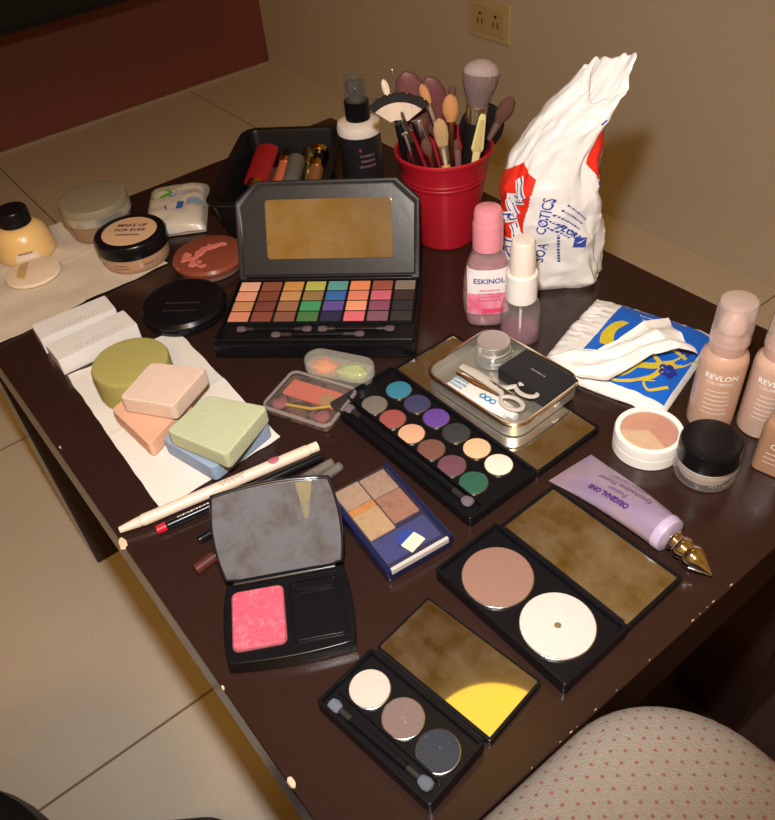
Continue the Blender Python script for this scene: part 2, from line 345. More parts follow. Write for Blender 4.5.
# ------------------------------------------------------------------ helper kits for compacts and palettes
def powder(name, col, gl=0): return mat('powder_' + name, col, .75, var=.07, vs=300, bump=.25, bs=700, glit=gl)
def pan(parent, x, y, r, z0, z1, mt, label=None, rim=True):
    bm = NB(); lathe(bm, [(r, z0), (r, z1 - .02), (r - .04, z1)], 40, x, y); p = build('pan', bm, SILV, parent)
    bm = NB(); lathe(bm, [(r - .045, z1 - .03), (r - .05, z1 + .03), (r - .12, z1 + .06), (.01, z1 + .07)], 40, x, y); q = build('pressed_powder', bm, mt, p, label)
    return p
def applicator(label, x, y, z, rz, L, tipc, group=None, rod=BLK, tips=(1, 1), name='sponge_applicator', w=.17):
    t = thing(name, label, 'applicator', x, y, z, rz, group)
    bm = NB(); tube(bm, [(0, -L / 2 + .9, w), (0, -L / 4, w), (0, L / 4, w), (0, L / 2 - .9, w)], [w * .8, w, w, w * .8], 12); build('rod', bm, rod, t)
    for s, on in ((-1, tips[0]), (1, tips[1])):
        bm = NB(); tube(bm, [(0, s * (L / 2 - 1.5), w), (0, s * (L / 2 - .7), w)], w * .95, 12); build('ferrule', bm, mat('dark_ferrule', (.035, .03, .028), .35, .3), t)
        if on:
            bm = NB(); tube(bm, [(0, s * (L / 2 - .8), w), (0, s * (L / 2 - .6), w), (0, s * (L / 2 - .32), w), (0, s * (L / 2 - .08), w), (0, s * L / 2, w)], [w * .6, w * 1.5, w * 1.9, w * 1.5, w * .4], 14, .55)
            build('sponge_tip', bm, mat('tip_' + tipc, K(tipc), .9), t)
    return t

# ---- trio eyeshadow palette
t = thing('trio_eyeshadow_palette', 'small open black palette with three round eyeshadows and a golden reflecting mirror', 'eyeshadow palette', 10.75, 15.0, 36, 8)
bm = NB(); rtray(bm, 3.7, 7.1, .18, 0, .9, .2, .62, cx=-2.0); b = build('base', bm, BLK, t)
bm = NB(); rbox(bm, .12, 6.3, .05, .6, .86, .03, -2.75, 0); build('divider', bm, BLK, b)
for y, c, l, g in ((2.15, (.52, .44, .38), 'pale champagne powder', .4), (0, (.17, .115, .10), 'shimmery brown powder', .6), (-2.2, (.022, .026, .036), 'charcoal blue powder', .4)):
    pan(t, -1.7 - (.08 if y < 0 else 0), y, 1.02, .6, .74, powder(l, c, g), l)
bm = NB(); rbox(bm, 3.9, 7.2, .18, 0, .42, .06, 2.1, 0); ld = build('lid', bm, BLK, t)
bm = NB(); rbox(bm, 3.6, 6.9, .1, .40, .47, .02, 2.1, 0); build('mirror', bm, mirror('mirror_trio', (.92, .90, .80), .10, (.6, .5, .35), 60, .03), ld)
bm = NB(); tube(bm, [(0, -3.3, .45), (0, 3.3, .45)], .18, 12); build('hinge', bm, BLK, t)
c_, s_ = math.cos(R_(8)), math.sin(R_(8))
applicator('double ended sponge applicator lying in the three shadow palette', 10.75 - 3.3 * c_ - 0 * s_, 15.0 - 3.3 * s_, 36.62, 10, 6.2, '5c6470')

# ---- duo blush palette
t = thing('duo_powder_palette', 'open black palette with one tan and one pale pink round powder and a mirror', 'powder palette', 20.35, 15.6, 36, 1.5)
bm = NB(); rtray(bm, 4.6, 9.0, .2, 0, .9, .2, .62, cx=-2.48); build('base', bm, BLK, t)
pan(t, -2.66, 1.95, 1.9, .6, .78, powder('tan_bronzer', (.27, .145, .105)), 'tan bronzer powder')
p = pan(t, -2.55, -2.05, 1.9, .6, .78, powder('pale_highlighter', (.66, .54, .49)), 'pale pink powder with a worn hole')
bm = NB(); lathe(bm, [(.2, .84), (.17, .865)], 7, -2.6, -2.1); build('bare_spot', bm, mat('bare_metal_pan', (.35, .27, .15), .4, .6), p)
bm = NB(); rtray(bm, 4.5, 8.8, .2, 0, .5, .2, .36, .04, cx=2.15); ld = build('lid', bm, BLK, t)
bm = NB(); rbox(bm, 4.08, 8.38, .1, .34, .42, .02, 2.15, 0); build('mirror', bm, mirror('mirror_duo', (.80, .76, .66), .28, (.36, .30, .20), 40, .10), ld)
bm = NB(); tube(bm, [(0, -4, .42), (0, 4, .42)], .2, 12); build('hinge', bm, BLK, t)

# ---- blush compact with standing mirror
t = thing('blush_compact', 'open black blush compact with bright pink powder and a smudged standing mirror', 'blush compact', 8.07, 22.85, 36, -29)
def bowed(sx, sy, bow, d=0, n=10):
    P = []; hx, hy = sx / 2 - d, sy / 2 - d
    for (x0, y0, x1, y1, nx, ny) in ((-hx, -hy, hx, -hy, 0, -1), (hx, -hy, hx, hy, 1, 0), (hx, hy, -hx, hy, 0, 1), (-hx, hy, -hx, -hy, -1, 0)):
        for k in range(n):
            f = k / n; q = 4 * f * (1 - f) * bow; P.append((x0 + (x1 - x0) * f + nx * q, y0 + (y1 - y0) * f + ny * q))
    return P
def bslab(bm, sx, sy, bow, z0, z1, b=.1): return loft(bm, [[(x, y, z) for x, y in bowed(sx, sy, bow, d)] for d, z in ((b, z0), (0, z0 + b), (0, z1 - b), (b * .4, z1 - b * .3), (b, z1))])
bm = NB(); bslab(bm, 6.3, 4.7, .2, 0, .95); build('base', bm, BLK, t)
bm = NB(); rbox(bm, 2.75, 3.55, .35, .9, 1.04, .04, -1.5, -.05); p = build('powder_pan', bm, mat('pink_pan_rim', (.25, .06, .08), .5), t)
bm = NB(); rbox(bm, 2.6, 3.4, .32, 1.0, 1.09, .03, -1.5, -.05); build('pressed_powder', bm, mat('bright_pink_powder', (.66, .085, .135), .7, var=.14, vs=260, bump=.7, bs=420, glit=.25, col2=(.74, .17, .21), c2s=160, c2t=.6), p, 'bright pink pressed blush')
bm = NB(); rtray(bm, 2.75, 3.6, .3, .9, 1.1, .1, .96, .03, cx=1.5, cy=-.05); w_ = build('brush_well', bm, BLK, t)
bm = NB(); rbox(bm, 2.2, .5, .2, .95, 1.16, .06, 1.5, 1.3); build('catch', bm, BLK, w_)
bm = NB(); tube(bm, [(-2.7, 2.3, .95), (2.7, 2.3, .95)], .24, 12); build('hinge', bm, BLK, t)
HM = TR(0, 2.4, 1.0, 52, 0, 0)
bm = NB(); v = bslab(bm, 6.35, 4.7, .28, -.38, 0); xf(bm, v, HM @ TR(0, 2.42, 0)); ld = build('lid', bm, mat('dark_navy_plastic', (.012, .012, .022), .2, coat=.5), t)
bm = NB(); v = bslab(bm, 6.1, 4.4, .27, .0, .06, .02); xf(bm, v, HM @ TR(0, 2.42, 0))
mm = mirror('mirror_blush', (.45, .46, .52), 1.0, (.125, .125, .135), 55, .16, .40); build('mirror', bm, mm, ld, 'mirror dusted with powder')
bm = NB()
v = [bm.verts.new(HM @ TR(0, 2.42, .075) @ Vector(q + (0,))) for q in ((1.35, 2.3), (2.25, 2.3), (1.75, .35), (1.55, .3))]; bm.faces.new(v); build('scratch', bm, mat('ochre_smear', (.22, .17, .07), .6, col2=(.14, .13, .11), c2s=160, c2w=.2), ld, 'ochre smear on the mirror')

# ---- navy quad palette with clear lid
t = thing('quad_eyeshadow_case', 'closed navy blue eyeshadow case with a clear lid over tan and blue shadows', 'eyeshadow case', 15.85, 24.55, 36, -6)
NAVY = mat('navy_plastic', (.010, .014, .06), .22, coat=.4)
bm = NB(); rbox(bm, 4.3, 6.9, .25, 0, .62, .15); build('base', bm, NAVY, t)
bm = NB()
for s in (-1, 1): rbox(bm, .32, 6.9, .1, .5, .98, .1, s * 2.0, 0)
build('side_rail', bm, NAVY, t)
for (x, y, sx, sy, c, l) in ((-.85, .05, 1.66, 2.0, (.46, .30, .16), 'pale gold powder'), (.9, .35, 1.7, 2.1, (.33, .155, .10), 'bronze powder'), (0, -1.95, 3.5, 1.75, (.025, .035, .17), 'royal blue powder'),
                             (-.85, 1.32, 1.66, .5, (.55, .22, .06), 'orange tan powder'), (-.85, 2.45, 1.66, 1.65, (.40, .27, .18), 'dusty beige powder'), (.9, 2.35, 1.7, 1.75, (.36, .24, .17), 'dusty taupe powder')):
    bm = NB(); rbox(bm, sx, sy, .06, .6, .74, .04, x, y); build('powder_block', bm, mat('quad_' + l, c, .7, var=.15, vs=200, bump=.4, bs=400, col2=tuple(k * .7 for k in c), c2s=120, c2t=.62), t, l)
bm = NB(); rbox(bm, 3.7, 6.6, .12, .82, .92, .04, 0, -.05); lid = build('clear_lid', bm, clear('scuffed_clear', rough=.08, haze=.02, hcol=(.6, .5, .42)), t)
bm = NB(); rbox(bm, 3.7, .22, .06, .55, .95, .05, 0, -3.35); build('front_lip', bm, mat('frosted_lip', (.55, .52, .5), .2), t)
bm = NB(); loft(bm, [[(x * s, y * s - 2.15, z) for x, y in [(.62 * math.cos(R_(a)), .62 * math.sin(R_(a)) * (1 if a < 180 else .8)) for a in range(0, 360, 15)]] for s, z in ((1, .925), (.95, .97))])
build('blue_sticker', bm, mat('blue_sticker', (.03, .06, .3), .4), t)
bm = NB(); v = rbox(bm, 1.15, .8, .05, .93, 1.0, .02, 0, 0); xf(bm, v, TR(.1, -2.55, 0, 0, 0, 18)); build('paper_sticker', bm, mat('torn_paper_sticker', (.75, .68, .5), .8), t)
text('QUAD' if 0 else 'N', .01, WPR, lid, flat(.95)) if 0 else None

# ---- twelve pan palette
t = thing('twelve_shade_palette', 'open black palette with twelve round multicoloured eyeshadows, beside the metal tin', 'eyeshadow palette', 24.35, 28.0, 36, 1)
bm = NB(); rtray(bm, 5.4, 13.4, .2, 0, .78, .16, .56, cx=-2.65); b = build('base', bm, BLK, t)
bm = NB(); rbox(bm, .12, 12.6, .04, .6, .9, .03, -4.12, 0); build('divider', bm, BLK, b)
cc = [[('grey_silver', (.17, .145, .12)), ('teal_blue', (.03, .20, .30))], [('brick_rose', (.32, .075, .07)), ('navy', (.04, .042, .115))], [('peach_gold', (.68, .38, .23)), ('violet', (.12, .05, .30))],
      [('brown', (.17, .07, .05)), ('charcoal', (.03, .033, .036))], [('plum', (.14, .055, .08)), ('pale_apricot', (.74, .48, .27))], [('forest_green', (.02, .10, .065)), ('ivory', (.80, .72, .60))]]
for r_, row in enumerate(cc):
    for k, (n_, c) in enumerate(row):
        pan(t, (-3.22, -1.15)[k], 4.55 - 1.86 * r_, .88, .55, .66, powder(n_, c, .15), n_.replace('_', ' ') + ' powder')
bm = NB(); rtray(bm, 5.6, 13.4, .2, 0, .5, .16, .38, .04, cx=2.95); ld = build('lid', bm, BLK, t)
bm = NB(); rbox(bm, 5.2, 13.0, .1, .36, .44, .02, 2.95, 0); build('mirror', bm, mirror('mirror_twelve', (.9, .9, .88), .10, (.5, .5, .48), 60, .03), ld)
bm = NB(); tube(bm, [(.1, -6, .45), (.1, 6, .45)], .2, 12); build('hinge', bm, BLK, t)
applicator('long double ended sponge applicator in the twelve shade palette', 19.72, 27.7, 36.62, 2, 11.6, '6a5c64', w=.2)

# ---- metal tin and what lies in it
TIN = mat('tin_metal', (.62, .61, .56), .36, .85, var=.15, vs=15)
tn = thing('metal_tin', 'shallow silver tin tray lying on the palette mirror and holding scissors and a jar', 'tin', 28.4, 28.25, 36.52, 3)
bm = NB(); rtray(bm, 6.5, 8.2, 1.2, 0, 1.05, .13, .14, .05, n=8); build('body', bm, TIN, tn)
bm = NB(); loft(bm, [[(x, y, z) for x, y in rr(6.5 - 2 * d, 8.2 - 2 * d, 1.2 - d, 0, 0, 8)] for d, z in ((-.03, .83), (-.09, .9), (-.09, 1.0), (.0, 1.1), (.12, 1.08), (.15, 1.0))], False, False); build('rolled_rim', bm, mat('rim_metal', (.75, .68, .52), .2, 1), tn)
bm = NB(); v = rbox(bm, .5, .25, .08, 0, .08, .03); xf(bm, v, TR(.6, -4.11, .6, 90)); build('front_dimple', bm, mat('bright_dimple', (.85, .84, .8), .2, .6), tn)
ZT = 36.52 + .15
t = thing('cosmetic_jar', 'small clear jar with a silver screw lid in the tin', 'jar', 29.8, 30.5, ZT)
bm = NB(); lathe(bm, [(1.1, 0), (1.25, .1), (1.25, .8), (1.1, .95), (1.05, 1.0)], 32); j = build('jar_body', bm, clear('jar_glass', (.85, .88, .86), .05, haze=.35, hcol=(.5, .5, .48)), t)
bm = NB(); lathe(bm, [(1.12, .9), (1.2, .95), (1.2, 1.08), (1.12, 1.12), (1.14, 1.6), (1.08, 1.7), (.01, 1.73)], 40); build('screw_lid', bm, mat('satin_lid', (.66, .65, .62), .45, .8), t)
fine_print(t, WPR, cyl(1.27, .5, CAMDIR), 1, .9, .2, .12)
t = thing('matte_black_box', 'matte black slim box lying in the tin beside the jar', 'box', 30.05, 26.65, ZT, 2)
bm = NB(); rbox(bm, 2.7, 4.5, .06, 0, 1.0, .05); build('carton', bm, mat('matte_black_card', (.014, .014, .016), .6), t)
fine_print(t, mat('grey_print', (.3, .3, .3), .5), flat(1.015, 0, 0, -90), 1, 1.6, .2, .12, 'lettering')
t = thing('white_ointment_tube', 'white squeeze tube with light blue lettering at the bottom of the tin', 'tube', 26.45, 28.3, ZT, 4)
def tube_body(bm, L, w0, w1, h0, h1, n=16, steps=10):
    rg = []
    for i in range(steps + 1):
        f = i / steps; w_ = w0 + (w1 - w0) * f; h = h0 + (h1 - h0) * math.sin(f * math.pi / 2)
        rg.append([(w_ * math.cos(2 * math.pi * k / n), L / 2 - L * f, h * (1 + math.sin(2 * math.pi * k / n))) for k in range(n)])
    return loft(bm, rg)
bm = NB(); tube_body(bm, 5.0, 1.1, .6, .04, .3); build('tube_body', bm, mat('white_tube', (.85, .84, .80), .35), t)
bm = NB(); tube(bm, [(0, -2.5, .31), (0, -3.1, .3)], [.32, .26]); build('cap', bm, WHT, t)
LB = mat('light_blue_print', (.03, .30, .62), .5)
bm = NB()
for k in range(3): 
    for a in range(12):
        a0, a1 = 6.283 * a / 12, 6.283 * (a + 1) / 12
        q = [(-.2 + r * math.cos(x), -.5 - .42 * k + r * math.sin(x), .66 + .0 * k) for r, x in ((.14, a0), (.24, a0), (.24, a1), (.14, a1))]; bm.faces.new([bm.verts.new(p) for p in q])
build('ring_logo', bm, LB, t)
fine_print(t, LB, flat(.62, 0, 1.6, 90 + 180), 3, 1.5, .32, .14, 'lettering')
t = thing('scissors', 'small scissors with pale grey plastic handles lying across the tin', 'scissors', 27.3, 27.7, ZT + .72, 8)
GRYP = mat('pale_grey_plastic', (.52, .50, .45), .4)
bm = NB(); tube(bm, [(.35, 3.1, 0), (.3, 1.8, .05), (.1, .4, .1), (-.05, -.4, .1)], [.26, .36, .34, .22], 14, .45); build('sheath', bm, GRYP, t)
bm = NB(); tube(bm, [(.2, .7, .22), (.1, -.2, .24), (0, -1.4, .2)], [.06, .13, .1], 8, .4); build('blade', bm, SILV, t)
for s in (-1, 1):
    bm = NB(); P = [(.02 * s, .2, .08), (.25 * s + .1, -.6, .1)] + [(s * .78 + .2 + .5 * math.cos(a), -1.75 + .78 * math.sin(a), .12) for a in [R_((100 if s > 0 else 80) + s * 24 * k) for k in range(15)]]
    tube(bm, P, [.2, .2] + [.16] * 15, 10, .7); build('finger_loop', bm, GRYP, t)
bm = NB(); lathe(bm, [(.1, 0), (.1, .3), (.06, .33)], 12, .08, -.1); build('pivot', bm, SILV, t)
t = thing('tweezers', 'thin gold tweezers lying beside the scissors in the tin', 'tweezers', 26.75, 28.9, ZT + .62, 8)
for s in (-1, 1):
    bm = NB(); tube(bm, [(0, 1.7, .1), (s * .12, 0, .1), (s * .05, -1.8, .06)], [.1, .09, .03], 8, .5); build('arm', bm, GOLD, t)

# ---- large 28 pan palette with standing mirror
t = thing('large_eyeshadow_palette', 'large open black palette with rows of square eyeshadows and an upright mirror', 'eyeshadow palette', 24.15, 42.9, 36, -43.5)
bm = NB(); rtray(bm, 14.5, 7.7, .35, 0, 1.5, .22, 1.15, .12); b = build('base', bm, BLK, t)
bm = NB(); rbox(bm, 13.9, 5.3, .1, 1.1, 1.36, .04, 0, 1.0); gr_ = build('pan_grid', bm, BLKM, t)
rows = ['e0a888 8a4a30 c98a3c b4b644 4f9a98 e8834a 9a4e3c 81756a', 'dc9270 7d3d28 c28a4c 8f7240 1a62b0 e07c5c cc5a70 3c2b23', 'c08450 73382f 9a6640 35965e 5a4698 f2976a 8b4260 2f2a2c', 'd0805f 84402f 84503a 42753e 26264a e0606e 825064 33302e']
for r_ in range(4):
    for k, c in enumerate(rows[r_].split()):
        bm = NB(); rbox(bm, 1.52, 1.10, .06, 1.34, 1.44, .03, -6.05 + 1.728 * k, 2.92 - 1.30 * r_, n=2)
        build('eyeshadow_pan', bm, mat('square_powder_' + c, K(c, 1.12), .7, var=.06, vs=300, bump=.15, bs=600), t)
bm = NB(); rbox(bm, 13.7, 1.6, .15, 1.1, 1.2, .03, 0, -2.75); build('applicator_tray', bm, DKTR, t)
bm = NB(); rbox(bm, 14.6, .5, .2, .1, 1.3, .15, 0, -3.95); build('front_lip', bm, BLK, t)
HM = TR(0, 3.75, 1.4, 60, 0, 0)
bm = NB(); out = [(-7.1, 0), (7.1, 0), (7.15, 6.0), (5.5, 7.5), (-5.4, 7.5), (-7.15, 6.0)]
def ins(P, d):
    cx_, cy_ = 0, 3.3; return [(x - d * (1 if x > 0 else -1), y - d * (1 if y > cy_ else -1)) for x, y in P]
v = loft(bm, [[(x, y, z) for x, y in ins(out, d)] for d, z in ((.12, -.55), (0, -.45), (0, -.12), (.1, 0), (.32, 0), (.45, -.14))]); xf(bm, v, HM)
ld = build('lid', bm, mat('worn_black_plastic', (.018, .0185, .021), .33, var=.4, vs=20, bump=.05, bs=100), t)
bm = NB(); v = rbox(bm, 9.85, 4.5, .3, -.16, -.06, .03, .15, 3.85); xf(bm, v, HM); build('mirror', bm, mirror('mirror_large', (.56, .53, .45), .22, (.42, .36, .25), 35, .09), ld)
bm = NB(); tube(bm, [(-6.5, 3.8, 1.45), (6.5, 3.8, 1.45)], .22, 12); build('hinge', bm, BLK, t)
cs, sn = math.cos(R_(-43.5)), math.sin(R_(-43.5))
def P28(x, y): return 24.15 + x * cs - y * sn, 42.9 + x * sn + y * cs
for (x, y, l) in ((-3.1, -2.45, 'sponge applicator at the left end of the large palette tray'), (2.9, -2.45, 'sponge applicator at the right end of the large palette tray')):
    q = P28(x, y); applicator(l, q[0], q[1], 37.2, 46.5, 5.6, '5d4a52')
q = P28(.2, -3.08); applicator('sponge applicator nearest the front lip of the large palette', q[0], q[1], 37.2, 47, 6.8, '5d4a52')

# ---- small clear capsule case
t = thing('capsule_case', 'small frosted capsule case holding orange and green foam', 'case', 21.35, 36.75, 36, -60)
def stad(sx, sy, d=0): return rr(sx - 2 * d, sy - 2 * d, sy / 2 - d, 0, 0, 10)
bm = NB(); v = loft(bm, [[(x, y, z) for x, y in stad(5.0, 2.0, d)] for d, z in ((.12, 0), (.02, .1), (0, .9), (.04, .95))]); build('box_bottom', bm, clear('frosted_plastic', rough=.2, haze=.30, hcol=(.55, .55, .48)), t)
bm = NB(); v = loft(bm, [[(x, y, z) for x, y in stad(5.1, 2.1, d)] for d, z in ((.0, .92), (0, 1.5), (.06, 1.6), (.16, 1.64))]); build('box_lid', bm, clear('frosted_lid', rough=.15, haze=.24, hcol=(.65, .64, .55)), t)
for sx, c, l in ((-1.1, (.72, .25, .10), 'orange foam'), (1.0, (.42, .52, .16), 'green foam')):
    bm = NB(); bmesh.ops.create_icosphere(bm, subdivisions=3, radius=1)
    for v in bm.verts: v.co = Vector((v.co.x * 1.05, v.co.y * .75, v.co.z * .6)) * (1 + .25 * noise.noise(v.co * 2.3 + Vector((sx, 0, 0)))) + Vector((sx, 0, .78))
    build('foam_piece', bm, mat(l, c, .9, bump=.4, bs=300), t, l)

# ---- clear blush box
t = thing('clear_blush_case', 'flat clear plastic case with a coral blush block and tiny applicator', 'blush case', 18.3, 36.0, 36, 24)
bm = NB(); rbox(bm, 3.9, 5.1, .5, 0, .42, .12); build('base', bm, mat('smoky_base', (.055, .035, .035), .15, coat=.6, col2=(.16, .10, .08), c2s=120), t)
bm = NB(); rbox(bm, 1.55, 4.0, .12, .42, .56, .04, .55, .1); build('blush_block', bm, powder('coral_blush', (.55, .14, .10)), t, 'coral pressed blush')
bm = NB(); lathe(bm, [(.55, .56), (.55, .60)], 24, .35, -1.1); build('embossed_mark', bm, mat('ochre_mark', (.36, .22, .09), .6), t)
for y in (-1.6, 1.7):
    bm = NB(); lathe(bm, [(.5, .42), (.5, .52), (.3, .6), (.01, .62)], 20, -1.1, y); build('applicator_tip', bm, mat('tip_mauve', (.28, .09, .10), .9), t)
bm = NB(); tube(bm, [(-1.1, 1.2, .55), (-.8, -.6, .56), (-.1, -1.7, .58)], .11, 10); build('applicator_rod', bm, mat('amber_rod', (.45, .28, .04), .3), t)
bm = NB(); rbox(bm, 4.1, 5.3, .6, .4, .85, .16); build('clear_lid', bm, clear('clear_lid', rough=.05, haze=.05, hcol=(.6, .52, .48)), t)
bm = NB(); loft(bm, [[(x, y, z) for x, y in rr(4.1 - 2 * d, 5.3 - 2 * d, .6 - d, 0, 0, 8)] for d, z in ((0, .5), (-.04, .6), (0, .7), (.14, .74), (.2, .66))], False, False); build('lid_rim', bm, clear('rim_clear', rough=.08, haze=.4, hcol=(.55, .48, .44)), t)

# ---- white pot with three creams
t = thing('contour_cream_pot', 'open white round pot with three peach and beige cream wedges', 'cream pot', 31.3, 18.75, 36)
bm = NB(); lathe(bm, [(1.95, 0), (2.02, .06), (2.02, .75), (1.99, .78), (2.02, .81), (2.02, 1.42), (1.96, 1.5), (1.72, 1.5), (1.66, 1.44), (1.66, 1.2)], 56); build('pot', bm, mat('white_pot', (.86, .85, .80), .3, var=.02), t)
for a0, a1, c, l in ((-10, 110, (.52, .26, .19), 'rose beige cream'), (110, 230, (.55, .29, .20), 'peach cream'), (230, 350, (.62, .42, .27), 'pale apricot cream')):
    bm = NB(); k_ = [(0, 0)] + [(1.64 * math.cos(R_(a0 + CAMDIR + 30 + (a1 - a0) * i / 20)), 1.64 * math.sin(R_(a0 + CAMDIR + 30 + (a1 - a0) * i / 20))) for i in range(21)]
    loft(bm, [[(x, y, 1.2) for x, y in k_], [(x * .985, y * .985, 1.36) for x, y in k_]]); build('cream_wedge', bm, mat(l, c, .5, bump=.3, bs=200, vs=90), t, l)

# ---- glass jar with black lid
t = thing('glass_cream_jar', 'small glass cream jar with a shiny black lid beside the white pot', 'jar', 32.1, 15.25, 36)
bm = NB(); lathe(bm, [(1.5, 0), (1.72, .12), (1.78, .4), (1.78, 1.1), (1.6, 1.3)], 48); build('jar_glass', bm, clear('thick_glass', (.95, .95, .95), .03, haze=.22, hcol=(.5, .46, .44)), t)
bm = NB(); lathe(bm, [(1.3, .3), (1.5, .42), (1.52, 1.15), (1.3, 1.25)], 40); build('cream', bm, mat('taupe_cream', (.50, .38, .32), .5), t)
bm = NB(); lathe(bm, [(1.55, 1.22), (1.64, 1.26), (1.64, 1.4), (1.5, 1.44)], 40); build('neck_ring', bm, WHT, t)
bm = NB(); lathe(bm, [(1.68, 1.38), (1.73, 1.45), (1.73, 2.5), (1.66, 2.68), (1.5, 2.74), (.8, 2.72), (.01, 2.70)], 56); build('lid', bm, BLK, t)
text('MAYBELLINE', .36, mat('grey_lettering', (.32, .30, .30), .4), t, cyl(1.80, .62, CAMDIR + 20))

# ---- lavender primer tube
t = thing('lavender_primer_tube', 'shiny lavender squeeze tube with a pointed chrome cap', 'tube', 26.4, 17.1, 36, -4)
LAV = mat('pearly_lavender', (.37, .29, .45), .30, .35, var=.12, vs=12, col2=(.48, .34, .36), c2s=14, c2t=.5, c2w=.12, bump=.05, bs=60)
bm = NB(); tube_body(bm, 7.0, 1.72, 1.02, .05, .98, 28, 16); build('tube_body', bm, LAV, t)
bm = NB(); tube(bm, [(0, -3.4, .98), (0, -3.55, .98), (0, -3.9, .98), (0, -4.0, .98)], [1.04, 1.07, 1.0, .7], 28); build('tube_shoulder', bm, mat('lavender_shoulder', (.47, .39, .55), .35), t)
bm = NB(); v = lathe(bm, [(.55, 0), (.62, .1), (.62, .25), (.52, .32), (.5, .42), (.62, .55), (.66, .8), (.58, 1.0), (.56, 1.1), (.66, 1.2), (.7, 1.45), (.62, 1.75), (.42, 2.1), (.2, 2.45), (.07, 2.7), (.01, 2.75)], 32); xf(bm, v, TR(0, -4.0, .98, 98)); build('chrome_cap', bm, mat('chrome', (.85, .84, .82), .08, 1, var=.03), t)
def lavz(x, y):
    f = (3.5 - y) / 7.0; w_ = 1.72 + (1.02 - 1.72) * f; h = .05 + .93 * math.sin(max(0, f) * math.pi / 2)
    return h * (1 + math.sqrt(max(0, 1 - (x / w_) ** 2))) + .025
def lavf(ox, oy): return lambda u, v: (ox - v, oy + u, lavz(ox - v, oy + u))
PUR = mat('purple_print', (.09, .03, .16), .5)
text('URBAN DECAY', .36, PUR, t, lavf(.8, -.3)); text('Eyeshadow Primer', .50, PUR, t, lavf(.25, -.3)); text('Potion', .5, PUR, t, lavf(-.25, -.3)); text('ORIGINAL ONE', .40, PUR, t, lavf(-.72, -.1), bold=.03)

# ---- wet wipes packet and pulled tissue
t = thing('wet_wipes_packet', 'blue white and yellow wet wipes packet with flower print', 'wipes packet', 37.35, 25.2, 36, 15)
def wz(x, y):
    ex = max(0, 1 - (abs(x) / 4.65) ** 4); ey = max(0, 1 - (abs(y) / 4.5) ** 4)
    return .12 + .85 * (ex * ey) ** .5 + .09 * noise.noise(Vector((x * .9, y * 1.6, 3))) + .10 * noise.noise(Vector((x * 3, y * .6, 7))) * max(0, y - 1.8)
def wfn(u, v):
    x, y = (u - .5) * 9.3, (v - .5) * 9.0
    return x + .12 * noise.noise(Vector((0, y * 2, 1))), y + .15 * noise.noise(Vector((x * 2, 0, 5))) * (v > .5), wz(x, y)
bm = NB(); grid(bm, 60, 60, wfn)
n0 = len(bm.verts)
def wfb(u, v): p = wfn(u, v); return p[0], p[1], .03
grid(bm, 8, 8, wfb); build('packet', bm, mat('white_glossy_film', (.80, .79, .76), .28, bump=.5, bs=45), t)
def wpatch(name, x0, x1, y0, y1, mt, dz=.025, nx=30, ny=30, fn=None, label=None):
    bm = NB(); grid(bm, nx, ny, lambda u, v: (lambda x, y: (x, y, wz(x, y) + dz))(*(fn(u, v) if fn else (x0 + (x1 - x0) * u, y0 + (y1 - y0) * v)))); return build(name, bm, mt, t, label)
BLU = mat('bright_blue_film', (.01, .13, .62), .25, var=.1, bump=.35, bs=45); YEL = mat('yellow_print', (.66, .52, .03), .35); DBL = mat('deep_blue_print', (.02, .03, .25), .4)
wpatch('blue_print', -4.0, 4.15, -4.25, 2.3, BLU)
def swirl(pts, w_, mt=YEL, dz=.05, name='yellow_scroll'):
    bm = NB(); P = [Vector(p) for p in pts]
    Q = []
    for i in range(len(P) - 1):
        for k in range(6):
            f = k / 6; p0 = P[max(i - 1, 0)]; p3 = P[min(i + 2, len(P) - 1)]
            Q.append(.5 * ((2 * P[i]) + (-p0 + P[i + 1]) * f + (2 * p0 - 5 * P[i] + 4 * P[i + 1] - p3) * f * f + (-p0 + 3 * P[i] - 3 * P[i + 1] + p3) * f ** 3))
    Q.append(P[-1]); L = []
    for i, q in enumerate(Q):
        d = (Q[min(i + 1, len(Q) - 1)] - Q[max(i - 1, 0)]).normalized(); ww = w_ * (1 - .7 * i / len(Q)); nn = Vector((-d.y, d.x)) * ww
        L.append([bm.verts.new((a.x, a.y, wz(a.x, a.y) + dz)) for a in (q + nn, q - nn)])
    for a, b in zip(L, L[1:]): bm.faces.new((a[0], a[1], b[1], b[0]))
    return build(name, bm, mt, t)
for pts, w_ in (([(1.5, -4.1), (-.4, -3.4), (-1.6, -1.9), (-2.6, 0), (-3.0, 1.4)], .42), ([(-.9, -3.0), (-2.5, -2.6), (-3.6, -1.2), (-3.9, .4)], .22), ([(-1.6, -2.0), (-1.5, -.6), (-2.2, .6), (-1.4, 1.0), (-1.1, .2), (-1.6, .1)], .13),
                ([(-1.9, -1.5), (-3.1, -1.0), (-3.7, .6)], .12), ([(-1.0, -2.7), (-.2, -1.6), (-.6, -.3), (-.1, .5)], .16), ([(-2.6, -3.9), (-3.5, -3.0), (-3.0, -2.4), (-2.6, -3.0)], .12), ([(.5, -3.8), (.9, -2.4), (.5, -1.2)], .16)):
    swirl([Vector(p) for p in pts], w_)
wpatch('yellow_band', 0, 0, 0, 0, YEL, .04, 16, 8, lambda u, v: (-1.0 + 3.1 * u, 1.1 + .55 * math.sin(u * 3) + (v - .5) * 1.1 * (1 - .5 * u)))
